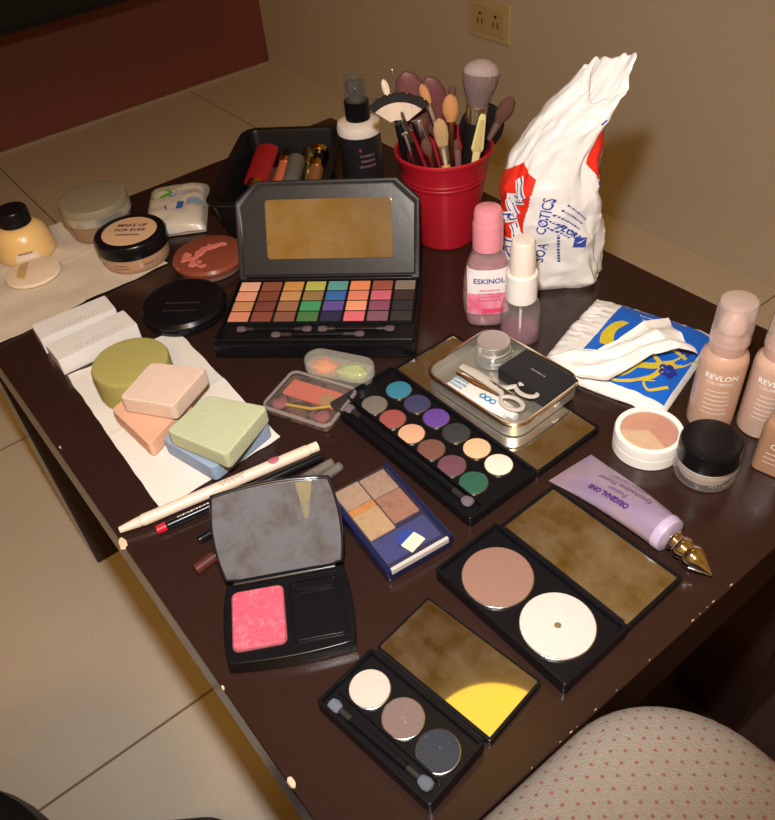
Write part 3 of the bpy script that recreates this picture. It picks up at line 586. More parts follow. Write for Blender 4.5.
for cx_, cy_, s in ((-1.3, -3.3, .75), (1.3, -3.5, .55)):
    bm = NB()
    for k in range(5):
        a = 6.283 * k / 5; c2 = Vector((cx_ + .5 * s * math.cos(a), cy_ + .5 * s * math.sin(a))); ring = [bm.verts.new((c2.x + .36 * s * math.cos(q), c2.y + .36 * s * math.sin(q), wz(c2.x + .36 * s * math.cos(q), c2.y + .36 * s * math.sin(q)) + .065)) for q in [6.283 * j / 10 for j in range(10)]]
        bm.faces.new(ring)
    build('flower_print', bm, DBL, t)
text('TISSUE', .62, WPR, t, lambda u, v: (2.7 + v, -.6 - u, wz(2.7 + v, -.6 - u) + .06), bold=.01)
text('PACK', .5, WPR, t, lambda u, v: (1.95 + v, -.9 - u, wz(1.95 + v, -.9 - u) + .06), bold=.01)
fine_print(t, WPR, lambda u, v: (3.3 + v, -.3 - u, wz(3.3 + v, -.3 - u) + .06), 1, 2.6, .2, .1)
def ribbon(name, path, mt, parent=None, seed=0, n=16, fold=.28):
    """crumpled sheet following path of (x,y,z,half width, sideways heading)"""
    bm = NB(); m_ = len(path) - 1
    def f(u, v):
        s = u * m_; i = min(int(s), m_ - 1); q = s - i; q = q * q * (3 - 2 * q); a, b = path[i], path[i + 1]; p = [a[k] + (b[k] - a[k]) * q for k in range(5)]
        w_ = (v - .5) * 2; sx, sy = math.cos(R_(p[4])), math.sin(R_(p[4]))
        z = p[2] + fold * (p[3] * .25 + .1) * math.sin(w_ * 7 + u * 5 + seed) + .16 * noise.noise(Vector((u * 9, v * 6, seed)))
        return p[0] + sx * w_ * p[3], p[1] + sy * w_ * p[3], max(z, .05)
    grid(bm, 60, 28, f, .05)
    return bm
TIS = mat('white_tissue', (.88, .86, .83), .85, var=.03, bump=.35, bs=350, sss=0)
bm = ribbon('t', [(32.6, 27.9, .4, .45, 60), (33.0, 26.4, .9, 1.5, 66), (33.7, 25.2, 1.3, 1.85, 74), (34.9, 24.4, 1.7, 1.35, 95), (36.5, 24.0, 2.0, 1.25, 100), (38.3, 23.5, 2.2, 1.6, 84), (39.9, 22.9, 1.5, 1.95, 66)], TIS, seed=2)
o = build('pulled_tissue', bm, TIS, None, loc=(0, 0, 36)); tag(o, 'crumpled white wet tissue pulled out over the blue packet', 'tissue')

# ---- foundation bottles
def lathe_part(name, prof, mt, t, n=40, sq=(1, 1), label=None):
    bm = NB(); lathe(bm, prof, n, 0, 0, sq); return build(name, bm, mt, t, label)
def foundation(label, x, y, c, group=None):
    t = thing('foundation_bottle', label, 'foundation bottle', x, y, 36, 0, group)
    F = mat('foundation_' + str(c), c, .28, var=.04, coat=.3)
    lathe_part('bottle_body', [(1.2, 0), (1.33, .1), (1.36, .4), (1.36, 4.9), (1.28, 5.3), (1.05, 5.6), (1.0, 5.65)], F, t)
    lathe_part('pump_collar', [(1.04, 5.6), (1.04, 6.35), (.98, 6.4)], mat('rosy_collar', (.48, .30, .24), .35), t)
    p = lathe_part('pump', [(.5, 6.35), (.5, 6.9), (.75, 7.0), (.78, 7.5), (.6, 7.9), (.35, 8.2)], mat('pale_pump', (.66, .46, .38), .35), t)
    bm = NB(); tube(bm, [(0, 0, 7.7), (-.4, -.4, 7.75)], [.2, .15]); build('nozzle', bm, mat('pale_pump', (0, 0, 0)), p)
    lathe_part('clear_overcap', [(1.12, 6.3), (1.12, 6.4), (1.09, 8.7), (1.0, 8.95), (.8, 9.05), (.01, 9.08)], clear('overcap_plastic', (.97, .93, .92), .08, haze=.36, hcol=(.74, .60, .54)), t)
    a = cdir(x, y) + 6
    text('REVLON', .52, WPR, t, cyl(1.375, 4.35, a), bold=.008); text('COLORSTAY', .28, WPR, t, cyl(1.375, 3.92, a))
    fine_print(t, WPR, cyl(1.375, 3.3, a), 6, 1.5, .34, .07, seed=3)
    return t
foundation('peach foundation bottle with clear cap, standing behind the black lidded jar', 36.05, 17.75, (.53, .33, .235))
foundation('lighter rosy foundation bottle with clear cap, cut by the right edge of the picture', 37.75, 15.35, (.55, .36, .275))
t = thing('square_foundation_bottle', 'brownish square-shouldered foundation bottle at the very right edge', 'foundation bottle', 35.9, 13.0, 36, 12)
bm = NB(); loft(bm, [[(x, y, z) for x, y in rr(2.9 - 2 * d, 2.2 - 2 * d, .5 - d * .5)] for d, z in ((.1, 0), (0, .1), (0, 3.2), (.15, 3.6), (.5, 3.8))]); build('bottle_body', bm, mat('tan_foundation', (.36, .20, .12), .3, coat=.3), t)
bm = NB(); rbox(bm, 1.8, 1.4, .3, 3.8, 5.2, .1); build('cap', bm, BLK, t)
text('Cli', .6, WPR, t, lambda u, v: (-1.47, -u, 2.2 + v)); fine_print(t, WPR, lambda u, v: (-1.47, -u, 1.6 + v), 3, 1.2, .35, .08)

# ---- pink toner bottle
t = thing('pink_toner_bottle', 'pink capped toner bottle with pink liquid in front of the red cup', 'bottle', 33.3, 34.8, 36, -40)
def ov(w_, d_, z, n=40, p=2.6): return [(w_ * math.copysign(abs(math.cos(2 * math.pi * k / n)) ** (2 / p), math.cos(2 * math.pi * k / n)), d_ * math.copysign(abs(math.sin(2 * math.pi * k / n)) ** (2 / p), math.sin(2 * math.pi * k / n)), z) for k in range(n)]
PRF = ((1.2, .8, 0), (1.45, 1.0, .15), (1.72, 1.05, 1.2), (1.78, 1.06, 2.4), (1.68, 1.05, 3.8), (1.42, 1.0, 5.0), (1.05, .9, 5.8), (.85, .82, 6.1), (.75, .75, 6.2))
bm = NB(); loft(bm, [ov(*q) for q in PRF]); build('bottle_body', bm, clear('clear_pinkish', (1, .93, .94), .04, haze=.22, hcol=(.78, .66, .68)), t)
bm = NB(); loft(bm, [ov(q[0] - .12, q[1] - .12, q[2] + .1) for q in PRF[:6]]); build('pink_liquid', bm, clear('pink_liquid', (.95, .60, .66), .1, haze=.30, hcol=(.75, .30, .38)), t)
def pw(z):
    for a, b in zip(PRF, PRF[1:]):
        if a[2] <= z <= b[2]: f = (z - a[2]) / (b[2] - a[2]); return a[0] + (b[0] - a[0]) * f, a[1] + (b[1] - a[1]) * f
    return PRF[-1][:2]
def pf(ox, oz, off=.03):
    def f(u, v):
        z = oz + v; w_, d_ = pw(z); x = max(-w_ * .995, min(w_ * .995, ox + u)); y = -d_ * (1 - (abs(x) / w_) ** 2.6) ** (1 / 2.6) - off; return x, y, z
    return f
lab = mat('white_pink_label', (.80, .76, .78), .4)
bm = NB(); grid(bm, 24, 24, lambda u, v: pf((u - .5) * 2.9 * (1 - .0 * v), 1.2 + 3.7 * v)(0, 0)); build('front_label', bm, lab, t)
bm = NB(); grid(bm, 24, 10, lambda u, v: pf((u - .5) * 2.95, 1.2 + 1.75 * v, .045)(0, 0)); build('pink_label_band', bm, mat('hot_pink_label', (.78, .14, .28), .4, col2=(.85, .45, .52), c2s=40, c2t=.5, c2w=.15), t)
text('ESKINOL', .56, NVP, t, pf(.05, 4.0, .07), bold=.012); fine_print(t, mat('magenta_print', (.55, .08, .2), .5), pf(.1, 3.2, .07), 4, 1.9, .28, .13)
bm = NB(); grid(bm, 8, 2, lambda u, v: pf(-.4 + 1.5 * u, 1.35 + .38 * v, .08)(0, 0)); build('label_tab', bm, mat('red_pink_tab', (.80, .08, .2), .4), t)
lathe_part('screw_cap', [(.98, 6.15), (1.05, 6.2), (1.05, 8.1), (1.0, 8.2), (.98, 8.25), (.95, 8.9), (.85, 9.1), (.5, 9.22), (.01, 9.25)], mat('pink_cap', (.74, .27, .33), .3, coat=.3), t)

# ---- clear spray bottle
t = thing('clear_spray_bottle', 'small clear spray bottle with a white sprayer, a little pinkish liquid inside', 'spray bottle', 33.6, 31.75, 36)
lathe_part('bottle_body', [(1.25, 0), (1.4, .12), (1.42, .5), (1.42, 2.4), (1.3, 2.9), (1.0, 3.3), (.9, 3.5)], clear('clear_bottle', (.97, .94, .96), .03, haze=.12, hcol=(.7, .66, .68)), t)
lathe_part('liquid', [(1.2, .1), (1.32, .2), (1.34, .75), (.01, .78)], clear('rosy_liquid', (.9, .65, .7), .05, haze=.2, hcol=(.6, .3, .38)), t)
lathe_part('collar', [(1.05, 3.3), (1.08, 3.4), (1.08, 5.35), (1.0, 5.45)], WHT, t)
lathe_part('sprayer_cap', [(.88, 5.45), (.88, 5.5), (.82, 7.7), (.7, 7.9), (.01, 7.95)], mat('warm_white_cap', (.80, .72, .64), .35), t)
lathe_part('dip_tube', [(.1, .3), (.1, 3.5)], WHT, t, 10)

# ---- cotton bag
t = thing('cotton_bag', 'tall crumpled white plastic bag with red and blue print, twisted open at the top', 'bag', 41.0, 35.4, 36)
RD = Vector((.785, -.62, 0)); DD = Vector((.62, .785, 0))
KEY = [(0, 0.05, 3.5, 2.1), (.6, 0, 3.85, 2.45), (4, -.45, 3.8, 2.6), (8, -.75, 3.45, 2.4), (10, -.4, 2.95, 2.0), (12, .25, 2.45, 1.7), (14, 1.2, 2.05, 1.4), (15.5, 2.0, 1.75, 1.1), (16.7, 2.55, 1.6, .9)]
def bagp(th, z, off=0):
    for a, b in zip(KEY, KEY[1:]):
        if a[0] <= z <= b[0] + 1e-6: f = (z - a[0]) / (b[0] - a[0]); ox, hw, hd = [a[k] + (b[k] - a[k]) * f for k in (1, 2, 3)]; break
    c, s = math.cos(th), math.sin(th); pl = 1 + (.03 + .05 * max(0, z - 8) / 9) * math.sin(th * 5 + z * .35 + 1) + .13 * noise.noise(Vector((c * 1.6, s * 1.6, z * .22))) + .035 * noise.noise(Vector((c * 4, s * 4, z * .9 + 9)))
    if z > .5: pl += .05 * abs(noise.noise(Vector((c * 2.5, s * 2.5, z * .5 + 20)))) * 2 - .04
    rdg = 1 - abs(noise.noise(Vector((c * 1.5 + 3, s * 1.5, z * .28 + th * .3 * 0 + 50)))) * 3; pl += .045 * max(0, rdg) * (z > .3) + .05 * (.5 - abs(noise.noise(Vector((c * 2.6, s * 2.6 + z * .35, z * .45 + 80)))) * 1.5) * min(1, z)
    e = lambda q: math.copysign(abs(q) ** .8, q)
    tilt = .12 * max(0, z - 14) * c
    tilt -= .14 * max(0, z - 12)
    p = RD * (ox + (hw * pl + off) * e(c)) + DD * ((hd * pl + off) * e(s)); p.z = z + tilt - max(0, -s) * 2.2 * (max(0, z - 11) / 5.7) ** 1.5 + (.5 * noise.noise(Vector((c * 3, s * 3, 40))) if z > 16 else 0); return p
bm = NB(); NT, NZ = 220, 160; rings = []
for j in range(NZ + 1):
    z = 16.7 * j / NZ; rings.append([bagp(2 * math.pi * i / NT, z) for i in range(NT)])
for j in range(12):   # the mouth folds back inside
    z = 16.7 - .30 * j; rings.append([(lambda p: p)(Vector(bagp(2 * math.pi * i / NT, z, -.18 - .05 * j))) for i in range(NT)])
V = loft(bm, rings)
def inred(th, z):
    a = math.degrees(th) % 360
    if 172 < a < 241 + 6 * math.sin(z * .9) and 1.3 < z < 10.2 - abs(a - 215) * .03: return 1
    if (a > 303 or a < 30) and 6.2 < z < 12.3 and (z > 6 + (360 - a if a > 180 else 0) * .07): return 1
    return 0
bm.faces.ensure_lookup_table()
BAGW = mat('white_plastic_film', (.78, .77, .76), .36, var=.02, bump=.7, bs=38); BAGR = mat('red_bag_print', (.72, .03, .015), .35, bump=.4, bs=55)
for k, f in enumerate(bm.faces):
    j, i = divmod(k, NT)
    if j < NZ and inred(2 * math.pi * (i + .5) / NT, 16.7 * (j + .5) / NZ): f.material_index = 1
build('bag_film', bm, None, t, mats=[BAGW, BAGR], ang=60)
def bf(a0, z0, rz=0, off=.06, r=3.2):
    c, s = math.cos(R_(rz)), math.sin(R_(rz))
    return lambda u, v: tuple(bagp(R_(a0) + (u * c - v * s) / r, z0 + u * s + v * c, off))
BBL = mat('blue_bag_print', (.03, .06, .32), .4)
text('COTICS', .8, BBL, t, bf(262, 6.6, 80), bold=.01); text('SOA', .85, BBL, t, bf(257, 3.6, 76), bold=.01)
def zig(a0, z0, s, mt, off, w_):
    bm = NB(); P = [(-.9, -1.3), (.3, -.9), (-.5, .1), (.9, .3), (.1, 1.5)]
    for a, b in zip(P, P[1:]):
        d = (Vector(b) - Vector(a)).normalized(); n_ = Vector((-d.y, d.x)) * w_
        for k in range(4):
            q0 = Vector(a).lerp(Vector(b), k / 4); q1 = Vector(a).lerp(Vector(b), (k + 1) / 4); f = bf(a0, z0, 0, off)
            bm.faces.new([bm.verts.new(f(*(q * s))) for q in (q0 + n_, q1 + n_, q1 - n_, q0 - n_)])
    return build('zigzag_logo', bm, mt, t)
for z in (7.4, 4.0):
    zig(216, z, 1.15, BAGW, .06, .36); zig(216, z, 1.15, BBL, .08, .24); zig(216, z, 1.15, BAGW, .10, .14)
zig(333, 9.6, .9, BAGW, .06, .3); zig(333, 9.6, .9, BBL, .08, .14)
fine_print(t, BBL, bf(290, 6.6, -48, .06), 5, 2.6, .42, .12, seed=8)
text('FLORA', .55, BBL, t, bf(281, 5.2, -48, .06), bold=.02)
bm = NB(); f = bf(291, 4.3, -10, .07); bm.faces.new([bm.verts.new(f(*q)) for q in ((-.4, -.4), (.4, -.4), (.4, .4), (-.4, .4))]); build('square_logo', bm, BBL, t)
bm = NB(); f = bf(291, 4.3, -10, .09); bm.faces.new([bm.verts.new(f(*q)) for q in ((-.3, -.05), (0, .0), (.32, .32), (.0, .1))]); build('logo_mark', bm, BAGW, t)
fine_print(t, BBL, bf(272, 3.9, 90, .06), 1, 2.8, .3, .1, seed=5)
bm = NB(); f = bf(297, 13.5, 60, .08); bm.faces.new([bm.verts.new(f(*q)) for q in ((-.3, -.12), (.3, -.12), (.2, .14), (-.3, .12))]); build('blue_tick', bm, BBL, t)

# ---- red cup and brushes
CX, CY = 38.95, 45.75
t = thing('red_plastic_cup', 'red plastic cup packed with makeup brushes', 'cup', CX, CY, 36)
RED = mat('red_plastic', (.40, .010, .022), .38, var=.06, vs=20)
bm = NB(); lathe(bm, [(2.35, 0), (2.45, .08), (2.55, .3), (3.28, 5.4), (3.34, 5.45), (3.42, 5.75), (3.38, 5.8), (3.46, 6.1), (3.42, 6.15), (3.5, 6.4), (3.47, 6.5), (3.75, 7.6), (3.9, 7.75), (3.92, 7.95), (3.82, 8.05), (3.68, 7.95), (3.6, 7.6), (3.2, 5.3), (2.4, .3), (.01, .25)], 72); build('cup_body', bm, RED, t)
Z_DIR = Vector((0, 0, 1))
def place(px, py, pz, qx, qy, qz):
    """local frame along the handle: from bottom point to top point, returns matrix (local +z along the brush, local x to the viewer's right)"""
    a = Vector((px, py, pz)); b = Vector((qx, qy, qz)); z = (b - a).normalized(); x = (RIGHT - z * RIGHT.dot(z)).normalized(); y = z.cross(x)
    M = Matrix((x, y, z)).transposed().to_4x4(); M.translation = a; return M, (b - a).length
def bristle_mat(name, c, c2=None, s=1):
    m = mat(name, c, .85, var=.25, vs=30); nt = m.node_tree; N = nt.nodes; L = nt.links
    tc = N.new('ShaderNodeTexCoord'); mp = N.new('ShaderNodeMapping'); mp.inputs['Scale'].default_value = (900, 900, 60); L.new(tc.outputs['Object'], mp.inputs[0])
    no = N.new('ShaderNodeTexNoise'); no.inputs['Scale'].default_value = 1; L.new(mp.outputs[0], no.inputs['Vector'])
    bp = N.new('ShaderNodeBump'); bp.inputs['Strength'].default_value = .8; bp.inputs['Distance'].default_value = .002; L.new(no.outputs['Fac'], bp.inputs['Height']); L.new(bp.outputs[0], N['Principled BSDF'].inputs['Normal'])
    return m
def off(right, depth, z):   # point in the cup by viewer right / away, height above table
    p = Vector((CX, CY, 0)) + RD * right + DD * depth; return p.x, p.y, 36 + z
def thr(T, B):
    """extends the line from brush top T through B down to the inside of the cup"""
    T = Vector(T); B = Vector(B); best = B
    for k in range(0, 400):
        P = T + (B - T) * (1 + k * .02); h = P.z - 36
        if h < .6 or math.hypot(P.x - CX, P.y - CY) > 2.1 + h * .13: break
        best = P
    return tuple(best), tuple(T)
def brush(name, label, b0, b1, parts):
    """parts: (part name, [(z, rx, ry)...], material) in local units along the handle"""
    M, L = place(*b0, *b1); o = bpy.data.objects.new(name, None); COL.objects.link(o); o.empty_display_size = .01
    Mu = M.copy(); Mu.translation = M.translation * U; o.matrix_world = Mu; tag(o, label, 'makeup brush', 'makeup brushes standing in the red cup')
    for pn, prof, mt in parts:
        bm = NB(); loft(bm, [[(rx * math.cos(2 * math.pi * k / 24), ry * math.sin(2 * math.pi * k / 24), z) for k in range(24)] for z, rx, ry in prof]); build(pn, bm, mt, o)
    return o
CREAM = bristle_mat('cream_bristle', (.80, .66, .52)); BKB = bristle_mat('black_bristle', (.02, .017, .016)); BRB = bristle_mat('brown_bristle', (.12, .05, .035)); GRB = bristle_mat('grey_bristle', (.17, .115, .11)); TPB = bristle_mat('pale_tip_bristle', (.34, .27, .25)); ORB = bristle_mat('ginger_bristle', (.52, .24, .09)); TANB = bristle_mat('tan_bristle', (.45, .29, .14))
WOOD = mat('pale_wood', (.62, .36, .12), .4); COP = mat('copper_ferrule', (.62, .30, .16), .25, 1)
# fan brush
M, L = place(*thr(off(-3.45, -.8, 11.0), off(-2.6, -.5, 8.0))[0], *off(-3.45, -.8, 11.0))
o = bpy.data.objects.new('fan_brush', None); COL.objects.link(o); Mu = M.copy(); Mu.translation = M.translation * U; o.matrix_world = Mu; tag(o, 'wide fan brush with cream bristles and black tips at the left of the cup', 'makeup brush', 'makeup brushes standing in the red cup')
bm = NB(); tube(bm, [(0, 0, 0), (0, 0, L - 1.5)], .16); build('handle', bm, BLK, o)
bm = NB(); loft(bm, [[(rx * math.cos(2 * math.pi * k / 20), ry * math.sin(2 * math.pi * k / 20), z) for k in range(20)] for z, rx, ry in ((L - 1.6, .17, .17), (L - .6, .3, .14), (L, .55, .1))]); build('ferrule', bm, SILV, o)
def fan(bm, r0, r1, th, a=62):
    n, rg = 60, []; rf = random.Random(3)
    for k in range(n + 1):
        q = R_(-a + 2 * a * k / n); jag = rf.uniform(-.12, .12) * (r1 > 2.2)
        rg.append([bm.verts.new(p) for p in ((.55 * q / R_(a) * .6 + r0 * math.sin(q), -th, L - .7 + r0 * math.cos(q)), (.33 * q / R_(a) + (r1 + jag) * math.sin(q), -th, L - .7 + (r1 + jag) * math.cos(q)), (.33 * q / R_(a) + (r1 + jag) * math.sin(q), th, L - .7 + (r1 + jag) * math.cos(q)), (.33 * q / R_(a) + r0 * math.sin(q), th, L - .7 + r0 * math.cos(q)))])
    for x, y in zip(rg, rg[1:]):
        for k in range(4): bm.faces.new((x[k], x[(k + 1) % 4], y[(k + 1) % 4], y[k]))
    bm.faces.new(rg[0]); bm.faces.new(rg[-1][::-1])
FT = Matrix.Translation((0, 0, L - .5)) @ Matrix.Rotation(R_(16), 4, 'Y') @ Matrix.Translation((0, 0, .5 - L))
bm = NB(); fan(bm, .4, 1.9, .12, 52); xf(bm, bm.verts, FT); h = build('bristles', bm, CREAM, o)
bm = NB(); fan(bm, 1.82, 2.4, .15, 53); xf(bm, bm.verts, FT); build('black_tips', bm, BKB, h)
def simple(label, b0, b1, hd, fr, br, hr=.16, name='makeup_brush'):
    M, L = place(*b0, *b1); fl_, fw0, fw1, fm = fr; bl, bw, bfl, bmt = br; z1 = L - bl; z0 = z1 - fl_
    return brush(name, label, b0, b1, [('handle', [(0, hr * .7, hr * .7), (z0 * .5, hr, hr), (z0 + .05, fw0, fw0)], hd), ('ferrule', [(z0, fw0 * 1.05, fw0 * 1.05), (z1 - .3, fw1, fw1 * bfl), (z1, fw1, fw1 * bfl)], fm),
        ('bristles', [(z1 - .05, fw1 * .9, fw1 * bfl * .9), (z1 + bl * .35, bw, bw * bfl), (z1 + bl * .65, bw * .98, bw * bfl * .95), (z1 + bl * .88, bw * .7, bw * bfl * .6), (L, bw * .15, bw * bfl * .15)], bmt)])
simple('black handled brush standing low at the front left of the cup', *thr(off(-3.4, -1.2, 10.6), off(-3.1, -1.0, 7.7)), BLK, (.9, .26, .3, BLK), (.2, .3, 1, BLK), .28)
simple('silver handled brush leaning beside the fan brush', *thr(off(-3.0, -1.7, 10.1), off(-2.4, -1.7, 7.6)), SILV, (2.6, .24, .3, SILV), (.25, .3, 1, SILV), .24)
simple('thin dark eyeliner brush crossing the front of the cup', *thr(off(-3.1, -2.0, 11.8), off(-1.8, -2.3, 7.6)), BLK, (1.8, .12, .11, mat('dark_ferrule', (0, 0, 0))), (.6, .13, 1, BRB), .15)
simple('wide silver flat handle standing in the middle of the cup', *thr(off(-2.0, -.8, 10.7), off(-1.2, -.8, 8.1)), SILV, (3.6, .3, .52, SILV), (.2, .5, .5, SILV), .2)
simple('ginger flat brush with a silver ferrule rising above the fan brush', *thr(off(-1.5, .8, 12.6), off(-.5, 0, 9.5)), BLK, (2.6, .2, .3, SILV), (1.5, .36, .6, ORB), .18)
simple('tan flat shader brush with a pale wooden handle at the front', *thr(off(-.35, -1.6, 10.9), off(0, -2.3, 7.8)), WOOD, (1.4, .34, .42, SILV), (2.0, .55, .45, TANB), .34)
simple('small brown rounded brush low in the middle of the cup', *thr(off(-1.5, -2.0, 9.6), off(-1.0, -2.3, 7.4)), BLK, (1.0, .18, .28, COP), (1.2, .40, .7, BRB), .16)
simple('copper brush with a fluffy ginger head in the middle of the cup', *thr(off(.6, 0, 12.0), off(.6, -.5, 7.8)), COP, (2.4, .22, .35, COP), (2.0, .62, .7, ORB), .2)
simple('thin copper handled brush with a dark tip behind the ginger head', *thr(off(.85, 1.2, 12.2), off(.6, .6, 9.0)), COP, (1.6, .18, .28, COP), (1.0, .32, .8, BRB), .18)
simple('dark slim brush with a pink ferrule beside the black handle', *thr(off(.9, -1.8, 9.3), off(1.0, -2.1, 7.4)), BLK, (1.6, .22, .28, mat('rosy_ferrule', (.5, .3, .28), .3, .8)), (.8, .26, .8, BRB), .2)
simple('fluffy dark brown brush leaning out over the right rim', *thr(off(5.3, .3, 11.3), off(3.4, .2, 7.9)), SILV, (1.4, .2, .3, mat('rosy_ferrule', (0, 0, 0))), (2.2, .62, .75, BRB), .18)
simple('pale thin brush poking up behind the fan brush', *thr(off(-4.4, 2.1, 12.7), off(-3.1, .2, 8.2)), BLK, (1.2, .12, .14, SILV), (1.3, .28, .6, CREAM), .12)
simple('thin silver stick brush beside the maroon paddles', *thr(off(-3.65, .9, 13.9), off(-2.7, .5, 9.0)), SILV, (2.0, .08, .09, SILV), (.4, .08, 1, SILV), .08)
# big black kabuki style powder brush
b0, b1 = thr(off(3.0, -.2, 14.3), off(2.2, -.3, 7.4)); M, L = place(*b0, *b1)
brush('powder_brush', 'largest brush with a thick black handle and fluffy grey angled head', b0, b1, [('handle', [(0, .5, .5), (3, .75, .75), (L - 5.2, .85, .85), (L - 4.4, .8, .8)], BLKM), ('ferrule', [(L - 4.5, .78, .78), (L - 4.4, .82, .82), (L - 3.2, .84, .84), (L - 3.15, .8, .8)], SILV),
    ('bristles', [(L - 3.2, .76, .76), (L - 2.4, 1.05, .95), (L - 1.6, 1.3, 1.1), (L - .9, 1.4, 1.1), (L - .5, 1.28, .95)], GRB), ('pale_bristle_tips', [(L - .75, 1.37, 1.05), (L - .4, 1.25, .95), (L - .1, .95, .7), (L + .1, .45, .35), (L + .15, .1, .1)], TPB)])
# black round brush case and cream comb
t = thing('round_black_puff_case', 'black rounded case standing in the cup behind the cream comb', 'case', CX, CY, 36); P0 = Vector(off(3.0, .6, 9.0)) - Vector((CX, CY, 36))
M, _ = place(*off(.9, 1.2, 1.5), *off(3.0, .6, 9.0)); M.translation = P0
bm = NB(); v = lathe(bm, [(1.5, -.24), (1.7, -.18), (1.75, 0), (1.7, .18), (1.5, .24), (.01, .26)], 36); xf(bm, v, M @ TR(0, 0, 0, 90) @ Matrix.Diagonal((1, 1.15, 1, 1))); build('shell', bm, BLKM, t)
bm = NB(); v = rbox(bm, .7, 5.6, .3, -.2, .2, .1, 0, -3.6); xf(bm, v, M @ TR(0, 0, 0, 90)); build('handle', bm, BLKM, t)
b0, b1 = off(1.95, -1.9, 5.2), off(2.9, -1.9, 11.1); M, L = place(*b0, *b1)
brush('cream_comb', 'pale cream plastic comb stick in front of the black round case', b0, b1, [('stick', [(0, .22, .1), (L * .5, .3, .12), (L * .55, .48, .14), (L * .97, .26, .12), (L, .16, .1)], mat('cream_plastic', (.72, .62, .30), .35)), ('teeth', [(L * .52, .42, .16), (L * .93, .2, .16)], mat('darker_cream', (.55, .44, .18), .5))])['category'] = 'comb'  # teeth are a darker cream than the stick
# maroon paddles
MAR = mat('maroon_leatherette', (.13, .035, .035), .5, bump=.2, bs=150)
for k, (r_, d_, z_, w_, l) in enumerate(((-2.7, 1.6, 13.3, 1.2, 'maroon rounded paddle brush back, left of two behind the fan brush'), (-.9, 2.1, 12.6, 1.15, 'maroon rounded paddle brush back, right of two behind the fan brush'))):
    b0, b1 = off(.1 + .6 * k, .3 + .6 * k, .6), off(r_, d_, z_); M, L = place(*b0, *b1)
    brush('paddle_brush', l, b0, b1, [('handle', [(0, .25, .2), (L - 3.6, .3, .22)], MAR), ('paddle', [(L - 4.6, .4, .2), (L - 3.8, w_ * .85, .26), (L - 2.4, w_, .3), (L - 1.1, w_ * .95, .3), (L - .3, w_ * .6, .26), (L, w_ * .2, .12)], MAR)])

# ---- black tray with lip products
t = thing('black_plastic_tray', 'deep black plastic tray of lip glosses behind the large palette', 'tray', 32.3, 60.75, 36, -44)
bm = NB(); rtray(bm, 9.5, 14.6, 1.3, 0, 3.85, .3, .25, .1, n=8, taper=1.0)
build('tray_body', bm, DKTR, t)
bm = NB(); loft(bm, [[(x, y, z) for x, y in rr(9.5 + 2 * d, 14.6 + 2 * d, 1.3 + d, 0, 0, 8)] for d, z in ((-.05, 3.7), (.3, 3.75), (.35, 3.9), (.28, 3.98), (-.3, 3.98), (-.35, 3.85))], False, False); build('rim', bm, DKTR, t)
def lip(name, label, a, b, parts, cat='lip gloss'):
    """parts: (name, f0, f1, radius, material, flatness)"""
    A, B = Vector(a), Vector(b); o = thing(name, label, cat, A.x, A.y, A.z, 0, 'lip products in the black tray')
    for pn, f0, f1, r, mt, fx in parts:
        p, q = (B - A) * f0, (B - A) * f1; d = (q - p) * .06; bm = NB(); r *= 1.2; tube(bm, [p, p + d * .2, p + d, q - d, q - d * .2, q], [r * .8, r * .97, r, r, r * .97, r * .8], 20, fx); build(pn, bm, mt, o)
    return o
def TP(x, y, z): # tray local to world
    c, s = math.cos(R_(-44)), math.sin(R_(-44)); return 32.25 + x * c - y * s, 60.75 + x * s + y * c, 36.5 + z
REDG = mat('red_gloss', (.26, .010, .014), .25, coat=.5)
lip('red_lip_gloss', 'red squeeze lip gloss tube with a gold cap, leftmost in the tray', TP(-2.3, -4.6, 1.4), TP(-1.9, 4.0, 3.0), [('cap', 0, .30, .55, BLK, 1), ('gold_band', .28, .42, .62, GOLD, 1), ('tube_body', .42, 1, .95, REDG, .55)])
lip('brown_lipstick', 'brown lipstick lying beside the red tube in the tray', TP(-.9, -4.4, 1.0), TP(-.6, 1.0, 2.0), [('cap', 0, .55, .62, mat('brown_cap', (.16, .06, .045), .3), 1), ('base', .55, 1, .58, mat('dark_brown_cap', (.08, .03, .025), .3), 1)], 'lipstick')
lip('coral_lip_gloss', 'coral lip gloss with a gold ring and black cap in the tray', TP(-.1, -3.2, 1.5), TP(.2, 3.6, 2.8), [('tube_body', 0, .72, .5, mat('coral_gloss', (.50, .13, .07), .2, coat=.5), 1), ('gold_band', .7, .8, .58, GOLD, 1), ('cap', .8, 1, .45, BLK, 1)])
lip('grey_lipstick', 'translucent grey lipstick case in the middle of the tray', TP(1.0, -4.2, 1.2), TP(1.3, 1.8, 2.9), [('case', 0, .55, .7, mat('smoke_grey', (.16, .15, .13), .2, .3), 1), ('upper_case', .55, 1, .66, mat('light_smoke_grey', (.14, .13, .11), .2, .3), 1)], 'lipstick')
lip('silver_lipstick', 'silver grey bullet lipstick standing to the right of the grey case', TP(2.3, -1.2, 1.0), TP(2.2, 3.4, 2.9), [('case', 0, .6, .5, mat('gunmetal', (.30, .31, .32), .2, 1), 1), ('tip', .6, 1, .55, mat('gunmetal', (0, 0, 0)), 1)], 'lipstick')
lip('pink_lip_gloss', 'small pink lip gloss near the front of the tray', TP(2.4, -4.5, 1.2), TP(2.3, -1.4, 1.7), [('tube_body', 0, .7, .5, mat('pink_gloss', (.62, .07, .10), .25), 1), ('cap', .7, 1, .45, GOLD, 1)])
